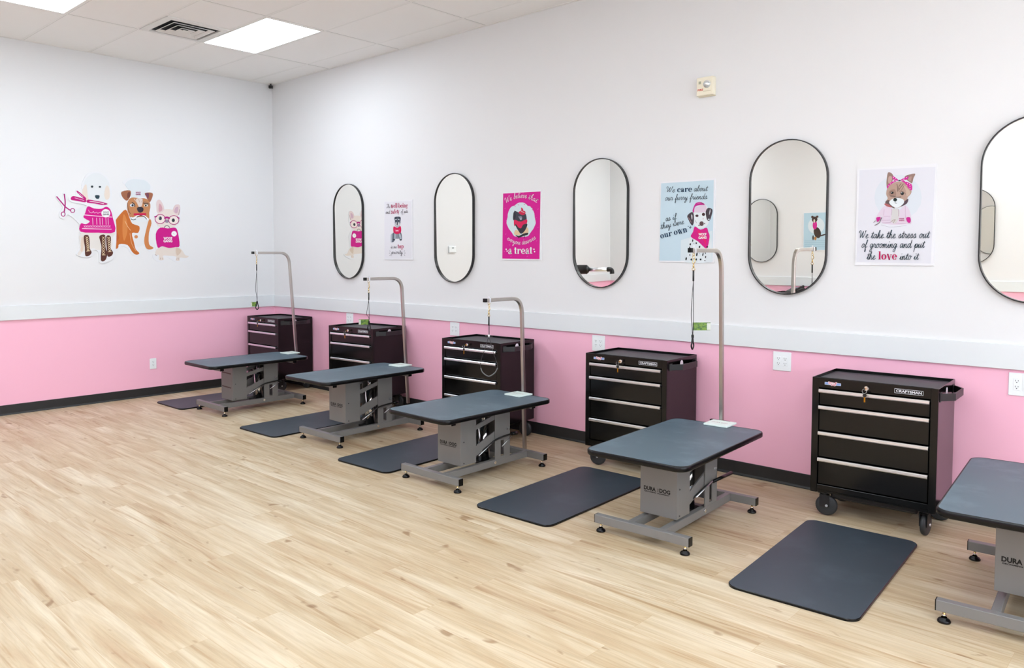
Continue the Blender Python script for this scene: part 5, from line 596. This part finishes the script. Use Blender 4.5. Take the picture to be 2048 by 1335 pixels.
# ================= GROOMING TABLES =================
def table(bx,by,bth,tx,ty,tth,h,arm,pedal,logo,label):
    """bx.. base pose, tx.. top pose, h top height; arm: world points of the post"""
    t=empty('grooming_table',(bx,by,0),bth); tag(t,label,'grooming table','grooming tables in the row')
    fr=MB(); a=.291; zr=.097; z0=.049; L=.44
    for y0 in (-L,L): fr.box(-a,a,y0,y0+.04,z0,zr,M_grey)
    fr.box(-.095,-.06,-L+.04,L,z0,zr,M_grey).box(.096,.131,-L+.04,L,z0,zr,M_grey)
    fr.box(-.06,.096,.09,.24,z0,z0+.01,M_grey)
    base=fr.build('base_frame',t,bevel=.003)
    for sx in (-1,1):
        for y0 in (-L,L):
            MB().box(sx*a-.002 if sx>0 else -a-.003,a+.003 if sx>0 else -a+.002,y0+.001,y0+.039,z0+.001,zr-.001,M_rub).build('end_cap',base)
            f=MB(); c=(sx*(a-.03),y0+.02,0)
            f.lathe([(0.001,0),(.026,0),(.027,.006),(.022,.014),(.012,.019),(.012,.022)],c,M_rub,n=20)
            fo=f.build('levelling_foot',t)
            MB().cyl((c[0],c[1],.02),(c[0],c[1],z0),.006,M_brass,n=12).cyl((c[0],c[1],.028),(c[0],c[1],.034),.010,M_chrome,n=6).build('threaded_stem',fo)
    # rear column (fixed) : two side plates + slot
    zc=h-.055
    col=MB()
    def plate(x0,x1):
        col.box(x0,x1,.087,.146,zr,zc,M_grey).box(x0,x1,.182,.246,zr,zc,M_grey).box(x0,x1,.146,.182,.228,zc,M_grey).box(x0,x1,.146,.182,zr,.112,M_grey)
    plate(.124,.130); plate(-.094,-.088); col.box(-.088,.124,.24,.246,zr,zc,M_grey)
    col.build('rear_column',t)
    # front sleeve carrying the top
    zb=.116+(h-.503)*.8; zt=h-.055
    sl=MB().box(-.1,.13,-.262,-.256,zb,zt,M_grey).box(-.1,-.094,-.256,-.108,zb,zt,M_grey).box(.124,.130,-.256,-.108,zb,zt,M_grey).box(-.094,.124,-.256,-.108,zt-.01,zt,M_grey)
    slo=sl.build('lift_sleeve',t,bevel=.002)
    for z in (zb+.165,zb+.016): 
        MB().cyl((.130,-.232,z),(.1315,-.232,z),.008,M_grey,n=12).cyl((.1315,-.232,z),(.133,-.232,z),.0045,M_blk,n=10).build('screw',slo)
    if logo:
        n=MB(); n.flat=True; k=ink('1C1A1A'); y=-.2625
        zl=zb+.135 if logo==1 else zb+.135
        put_text(n,'g',k,'DURA',(-.077,zl),(-.001,zl),.0215,y); put_text(n,'g',k,'DOG',(.021,zl),(.089,zl),.0215,y)
        pts=[(.004,zl),(.009,zl+.006),(.008,zl+.017),(.014,zl+.021),(.018,zl+.015),(.016,zl+.004),(.02,zl)]
        n.add([(p[0],y,p[1]) for p in pts],[tuple(r_) for r_ in tessellate_polygon([[Vector((p[0],p[1],0)) for p in pts]])],ink('6A6662'))
        put_text(n,'g',k,'GROOMING  EQUIPMENT',(-.074,zl-.0115),(.084,zl-.0115),.0065,y)
        n.build('name_lettering',slo)
    else:
        n=MB(); n.flat=True
        for z in (zb+.135,zt-.055): n.add([(-.085,-.2624,z),(.1,-.2624,z-.004),(.1,-.2624,z-.016),(-.085,-.2624,z-.012)],[(0,1,2,3)],ink('5A4644'))
        n.build('tape_mark',slo)
    MB().cyl((.131,.083,.078),(.137,.083,.078),.011,M_chrome,n=14).build('pivot_bolt',t)
    MB().cyl((.130,.215,.30),(.134,.215,.30),.008,M_alu,n=12).cyl((.130,.232,.30),(.134,.232,.30),.005,M_alu,n=12).build('column_bolts',t)
    # parallelogram links
    for x in (-.085,.112):
        for (p,q,wd,nm) in (((-.14,zb+.235),(.15,zc-.03),.034,'upper_link'),((-.14,zb+.062),(.15,zb+.17),.07,'lower_link')):
            d=Vector((q[0]-p[0],q[1]-p[1])).normalized(); nn=Vector((-d[1],d[0]))*wd/2; P_=Vector(p);Q_=Vector(q)
            MB().prism([tuple(P_-nn),tuple(Q_-nn),tuple(Q_+nn),tuple(P_+nn)],x,x+.009,M_grey,axis='x').build(nm,t,bevel=.001)
    # hydraulic cylinder
    MB().cyl((.02,0.085,.075),(.02,.085,h-.16),.042,M_chrome,n=28).build('hydraulic_cylinder',t)
    MB().cyl((.02,0.085,h-.16),(.02,.085,h-.07),.017,M_chrome,n=20).build('piston_rod',t)
    MB().box(-.06,.096,.02,.15,.0601,.075,M_blk).build('pump_base',t)
    # pedal
    pd=MB()
    if pedal==1:
        pd.tube(smooth_pts([(.10,-.09,.163),(.125,.0,.2),(.14,.076,.243),(.146,.16,.257),(.148,.245,.262)],False,5),.0065,M_blk); po=pd.build('foot_pedal',t)
        MB().tube([(.148,.245,.262),(.148,.30,.258)],[.012,.015],M_rub,n=14).build('pedal_grip',po)
        MB().tube([(.14,.15,.185),(.142,.255,.244)],.003,M_alu,n=8).build('pedal_rod',po)
        MB().tube([(.135,-.088,.160),(.138,.072,.238)],.003,M_alu,n=8).build('return_rod',po)
    else:
        pd.tube(smooth_pts([(.10,-.09,.16),(.125,-.02,.19),(.14,.07,.225),(.15,.151,.24)],False,5),.006,M_blk).tube([(.14,-.05,.19),(.152,.14,.245)],.004,M_alu,n=8); po=pd.build('foot_pedal',t)
        MB().tube([(.15,.145,.24),(.15,.405,.236)],[.009,.0115],M_rub,n=14).build('pedal_grip',po)
    # ---- top, posed separately but part of the same table
    dth=tth-bth; c,s=math.cos(-bth),math.sin(-bth); dx,dy=tx-bx,ty-by
    Tt=Matrix.Translation((c*dx-s*dy,s*dx+c*dy,0))@Matrix.Rotation(dth,4,'Z')
    tm=MB(); out=rrect(.615,1.099,.07,8); inn=rrect(.597,1.081,.062,8); n_=len(out)
    tm.prism(inn,h-.028,h,M_top,T=Tt); top=tm.build('table_top',t)
    e=MB()
    ringz=[(inn,h-.0008),(rrect(.601,1.085,.064,8),h+.0012),(rrect(.609,1.093,.068,8),h-.0005),(out,h-.006),(out,h-.025),(rrect(.607,1.091,.066,8),h-.030),(inn,h-.030)]
    vs=[];
    for R_,z in ringz: vs+=[(p[0],p[1],z) for p in R_]
    e.add(vs,[(i*n_+k,i*n_+(k+1)%n_,(i+1)*n_+(k+1)%n_,(i+1)*n_+k) for i in range(len(ringz)-1) for k in range(n_)],M_rub,smooth=True,T=Tt)
    e.build('edge_moulding',top)
    uf=MB()
    for y0 in (-.425,.385): uf.box(-.235,.235,y0,y0+.04,h-.062,h-.030,M_grey,T=Tt)
    for x0 in (-.1,.10): uf.box(x0,x0+.03,-.385,.385,h-.058,h-.0301,M_grey,T=Tt)
    uo=uf.build('under_frame',t,bevel=.002)
    for x0 in (-.235,.235):
        for y0 in (-.425,.385):
            MB().box(x0-.002,x0+.002,y0+.001,y0+.039,h-.061,h-.031,M_rub,T=Tt).build('end_cap',uo)
            MB().cyl((x0*.9,y0+.02,h-.067),(x0*.9,y0+.02,h-.062),.007,M_chrome,n=10,T=Tt).build('bolt_head',uo)
    # clamp + arm
    px,pts=arm
    def tl(p):
        ddx,ddy=p[0]-bx,p[1]-by; return (c*ddx-s*ddy,s*ddx+c*ddy,p[2])
    P0,P1,P2,P3=[Vector((px,q[0],q[1])) for q in pts]   # base, start of bend, end of bend, tip
    corner=P1+(P1-P0).normalized()*((P2.z-P1.z)/((P1-P0).normalized().z))
    bend=[]
    for k in range(13):
        u=k/12; bend.append((1-u)**2*P1+2*u*(1-u)*corner+u*u*P2)
    d0=(P1-P0).normalized(); low=P1-d0*(1.07)
    path=[tl(p) for p in [low,P0]+bend+[P3]]
    ar=MB().tube(path,.01,M_steel,sq=(.024,.026)).build('grooming_arm',t,bevel=.003)
    dt=(P3-P2).normalized()
    MB().tube([tl(P3-dt*.001),tl(P3+dt*.022)],.01,M_rub,sq=(.026,.028)).build('arm_end_cap',ar,bevel=.002)
    hk=P3-dt*.03
    hb=MB().tube([tl(hk-dt*.006),tl(hk+dt*.006)],.01,M_alu,sq=(.031,.033)); hp=tl(hk)
    hb.box(hp[0]-.003,hp[0]+.003,hp[1]-.006,hp[1]+.006,hp[2]+.015,hp[2]+.028,M_alu); hb.build('hook_bracket',ar)
    # clamp at the wall end of the top
    q=tl(P0); cb=MB()
    cb.box(q[0]-.065,q[0]+.065,q[1]-.038,q[1]-.012,h+.002,h+.012,M_rub).box(q[0]-.02,q[0]+.02,q[1]-.040,q[1]-.014,h-.09,h+.006,M_rub)
    cb.box(q[0]-.02,q[0]+.02,q[1]-.18,q[1]-.02,h-.085,h-.072,M_grey).cyl((q[0]+.05,q[1]-.10,h-.075),(q[0]+.02,q[1]-.10,h-.075),.006,M_chrome,n=10).cyl((q[0]+.065,q[1]-.1,h-.075),(q[0]+.045,q[1]-.1,h-.075),.013,M_chrome,n=12)
    cb.build('arm_clamp',t,bevel=.002)
    pl=MB(); Tp=Matrix.Translation((q[0]+.035,q[1]-.10,0))@Matrix.Rotation(dth,4,'Z')
    pl.box(-.078,.078,-.075,.075,h+.0015,h+.0125,M_green,T=Tp); plo=pl.build('clamp_plate',t,bevel=.002)
    lt=MB(); lt.flat=True
    vs,fs,w=text_mesh('DURA DOG',.02)
    lt.add([(v[0]/w*.10-.05,v[1]*.018-.006,h+.0128) for v in vs],fs,ink('B0707A'),T=Tp); lt.build('plate_lettering',plo)
    return tl(hk),t
ARM=[(1.247,[(-.493,.5),(-.566,1.473),(-.682,1.590),(-.99,1.590)]),(3.121,[(-.517,.553),(-.563,1.253),(-.678,1.357),(-.975,1.357)]),(4.712,[(-.683,.503),(-.705,1.115),(-.812,1.240),(-1.105,1.240)]),(6.302,[(-.557,.496),(-.591,1.467),(-.692,1.602),(-.982,1.602)]),(8.02,[(-.455,.521),(-.49,1.467),(-.60,1.602),(-.89,1.602)])]
TB=[(1.352,-1.114,-.004,1.344,-1.132,-.003,.500,ARM[0],1,0,'farthest grooming table, nearest the corner, grey base and black top'),
(3.173,-1.080,.013,3.167,-1.115,.009,.553,ARM[1],1,1,'second grooming table from the corner, mottled paler patches on its black top'),
(4.728,-1.250,.002,4.727,-1.267,-.012,.503,ARM[2],1,1,'middle grooming table, its arm post reaching down to the base rail'),
(6.346,-1.183,.041,6.353,-1.190,.051,.496,ARM[3],2,1,'grooming table with the tallest arm, in front of the light blue poster'),
(8.048,-1.070,.069,8.060,-1.074,.078,.521,ARM[4],1,1,'nearest grooming table, cut by the right edge of the photo')]
hooks=[]
for a in TB: hooks.append(table(*a))
# ================= NOOSES (hang from the arms) =================
def noose(i,z_loop,tagz,tagx,label,wide=False):
    px,pts=ARM[i]; y=pts[3][0]+.03; z=pts[3][1]-.0165
    t=empty('grooming_noose',(px,y,z)); tag(t,label,'grooming noose','nooses hanging from the table arms')
    r=MB(); R_=.010
    r.tube([(0,R_*math.sin(a),-.008+R_*math.cos(a)) for a in [2*PI*k/16 for k in range(16)]],.0022,M_brass,n=8,closed=True)
    r.tube([(R_*.8*math.sin(a),0,-.026+R_*math.cos(a)) for a in [2*PI*k/16 for k in range(16)]],.002,M_brass,n=8,closed=True); r.build('ring',t)
    s=MB()
    s.tube(smooth_pts([(0,0,-.034),(.008,0,-.040),(.010,0,-.052),(.003,0,-.062),(0,0,-.07),(0,0,-.09)],False,4),.003,M_brass,n=8)
    s.tube([(-.006,0,-.040),(-.006,0,-.06),(0,0,-.07)],.002,M_brass,n=8).cyl((0,0,-.072),(0,0,-.086),.0055,M_brass,n=12)
    s.tube([(.010*math.sin(a),0,-.097+.008*math.cos(a)) for a in [2*PI*k/16 for k in range(16)]],.0022,M_brass,n=8,closed=True)
    s.build('snap_hook',t)
    zl=z_loop-z
    MB().tube([(0,0,-.104),(0,0,-.17)],.0055,M_blk).build('swage_sleeve',t)
    zt=zl+.075
    ca=MB()
    if not wide:
        ca.tube(smooth_pts([(0,0,-.17),(.004,.0,(-.17+zt)/2-.05),(.002,0,zt+.02),(0,0,zt)],False,8),.002,M_frame,n=8).tube(smooth_pts([(0,0,-.17),(-.006,-.01 if i!=1 else -.02,(-.17+zt)/2-.02),(-.004,0,zt+.05),(0,0,zt)],False,8),.002,M_frame,n=8)
        ca.build('cable',t)
        MB().tube(smooth_pts([(0,0,zt+.01),(.004,-.014,zt-.03),(.002,-.018,zt-.055),(0,0,zt-.075),(-.002,.018,zt-.055),(-.004,.014,zt-.03)],True,5),.0045,M_rub,closed=True).cyl((0,0,zt-.004),(0,0,zt+.014),.008,M_rub,n=12).build('neck_loop',t)
        if tagz:
            MB().box(-.001,.001,min(0,tagx),max(0,tagx),tagz-z-.024,tagz-z+.024,M_tag,T=Matrix.Rotation(-.75,4,'Z')).box(-.0011,.0011,tagx*.8 if tagx>0 else tagx,tagx if tagx>0 else tagx*.8,tagz-z-.022,tagz-z+.02,ink('D8DCD0'),T=Matrix.Rotation(-.75,4,'Z')).build('price_tag',t)
    else:
        zs=.974-z
        ca.tube([(0,0,-.17),(.001,0,zs)],.002,M_frame,n=8).tube([(0,.003,-.17),(-.001,.004,zs)],.002,M_frame,n=8)
        D=Vector((.73,.68,0))
        def w3(u,zz): return (D.x*u,D.y*u,zz)
        ca.tube(smooth_pts([w3(0,zs),w3(-.035,zs-.11),w3(-.062,zs-.20),w3(-.060,zs-.235)],False,6),.002,M_frame,n=8).tube(smooth_pts([w3(0,zs),w3(.03,zs-.11),w3(.060,zs-.20),w3(.064,zs-.235)],False,6),.002,M_frame,n=8)
        ca.build('cable',t)
        MB().tube(smooth_pts([w3(-.060,zs-.235),w3(-.045,zs-.27),w3(0,zs-.297),w3(.045,zs-.27),w3(.064,zs-.235)],False,6),.004,mat('grey_sleeve','6A6A68',.4)).build('neck_loop',t)
        MB().cyl(w3(-.028,zs),w3(.028,zs),.006,M_frame,n=10).cyl((0,0,zs-.012),(0,0,zs+.012),.008,M_alu,n=10).build('slider',t)
noose(0,.994,1.05,-.065,'noose hanging over the farthest table, loop above the corner cabinet')
noose(1,.894,.975,-.09,'noose hanging before the second cabinet with a bright green tag')
noose(2,.678,None,0,'wide open wire noose hanging before the middle cabinet',wide=True)
noose(3,1.001,1.14,.11,'noose with a green tag hanging from the tallest arm')
# ================= FLOOR MATS =================
MT=[(.713,-1.091,.005,'dark floor mat nearest the end wall, left of the farthest table'),(2.449,-1.099,.027,'dark floor mat between the farthest and the second table'),(3.996,-1.137,.043,'dark floor mat between the second and the middle table'),(5.541,-1.193,.034,'dark floor mat between the middle table and the table with the tallest arm'),(7.224,-1.204,.055,'nearest dark floor mat, in front of the nearest cabinet')]
for x,y,th,lab in MT:
    m=MB(); A=rrect(.591,1.204,.06,8); B=rrect(.585,1.198,.057,8); n_=len(A)
    m.prism(B,.0105,.012,M_mat)
    vs=[(p[0],p[1],.0) for p in A]+[(p[0],p[1],.009) for p in A]+[(p[0],p[1],.0118) for p in B]
    m.add(vs,[(i*n_+k,i*n_+(k+1)%n_,(i+1)*n_+(k+1)%n_,(i+1)*n_+k) for i in range(2) for k in range(n_)]+[tuple(range(n_-1,-1,-1))],M_rub,smooth=False)
    o=m.build('floor_mat',loc=(x,y,0)); o.rotation_euler=(0,0,th); tag(o,lab,'floor mat','anti-fatigue mats beside the tables')
# ================= THINGS ONLY THE MIRRORS SHOW =================
t=empty('stand_dryer',(.80,-5.3,0),-.35); tag(t,'black stand hair dryer with a silver tube, reflected in the third mirror','hair dryer')
s=MB()
for k in range(5): a=2*PI*k/5; s.tube([(0,0,.12),(.25*math.cos(a),.25*math.sin(a),.05)],.014,M_blk)
s.build('stand_base',t); MB().cyl((0,0,.1),(0,0,1.12),.014,M_chrome).build('pole',t)
for k in range(5):
    a=2*PI*k/5; MB().cyl((.25*math.cos(a),.25*math.sin(a)-.01,.025),(.25*math.cos(a),.25*math.sin(a)+.01,.025),.025,M_rub,n=16).build('wheel',t)
h=MB().cyl((-.17,0,1.22),(.12,0,1.22),.078,M_blk,n=28).cyl((.12,0,1.22),(.16,0,1.22),.078,M_blk,n=28,r1=.04).box(-.02,.02,-.02,.02,1.11,1.16,M_blk); ho=h.build('dryer_body',t,bevel=.004)
MB().box(-.08,.04,-.085,-.075,1.18,1.26,ink('D8C8D0')).box(-.07,.03,-.086,-.084,1.19,1.25,ink('6A2030')).build('badge',ho)
MB().cyl((.16,0,1.22),(.47,0,1.22),.034,M_alu,n=20).build('nozzle_tube',t)
MB().tube(smooth_pts([(.47,0,1.22),(.52,0,1.22),(.545,0,1.20),(.55,0,1.15)],False,5),.038,M_blk,n=16).build('nozzle_tip',t)
t=empty('desk_phone',(3.72,YO+.30,.844),PI+.3); tag(t,'black desk phone on the opposite cabinet, reflected in the fourth mirror','telephone')
MB().prism([(-.10,0),(.10,0),(.10,.07),(-.10,.012)],-.11,.11,M_blk,axis='x').build('phone_body',t,bevel=.004)
MB().box(-.02,.09,.02,.085,.062,.066,mat('phone_screen','3A6A90',.2),T=Matrix.Rotation(.28,4,'X')@Matrix.Translation((0,0,-.018))).build('screen',t)
MB().tube([(-.08,-.09,.04),(-.08,-.03,.06),(-.08,.07,.085),(-.08,.1,.09)],[.022,.014,.014,.022],M_blk,n=12).build('handset',t)
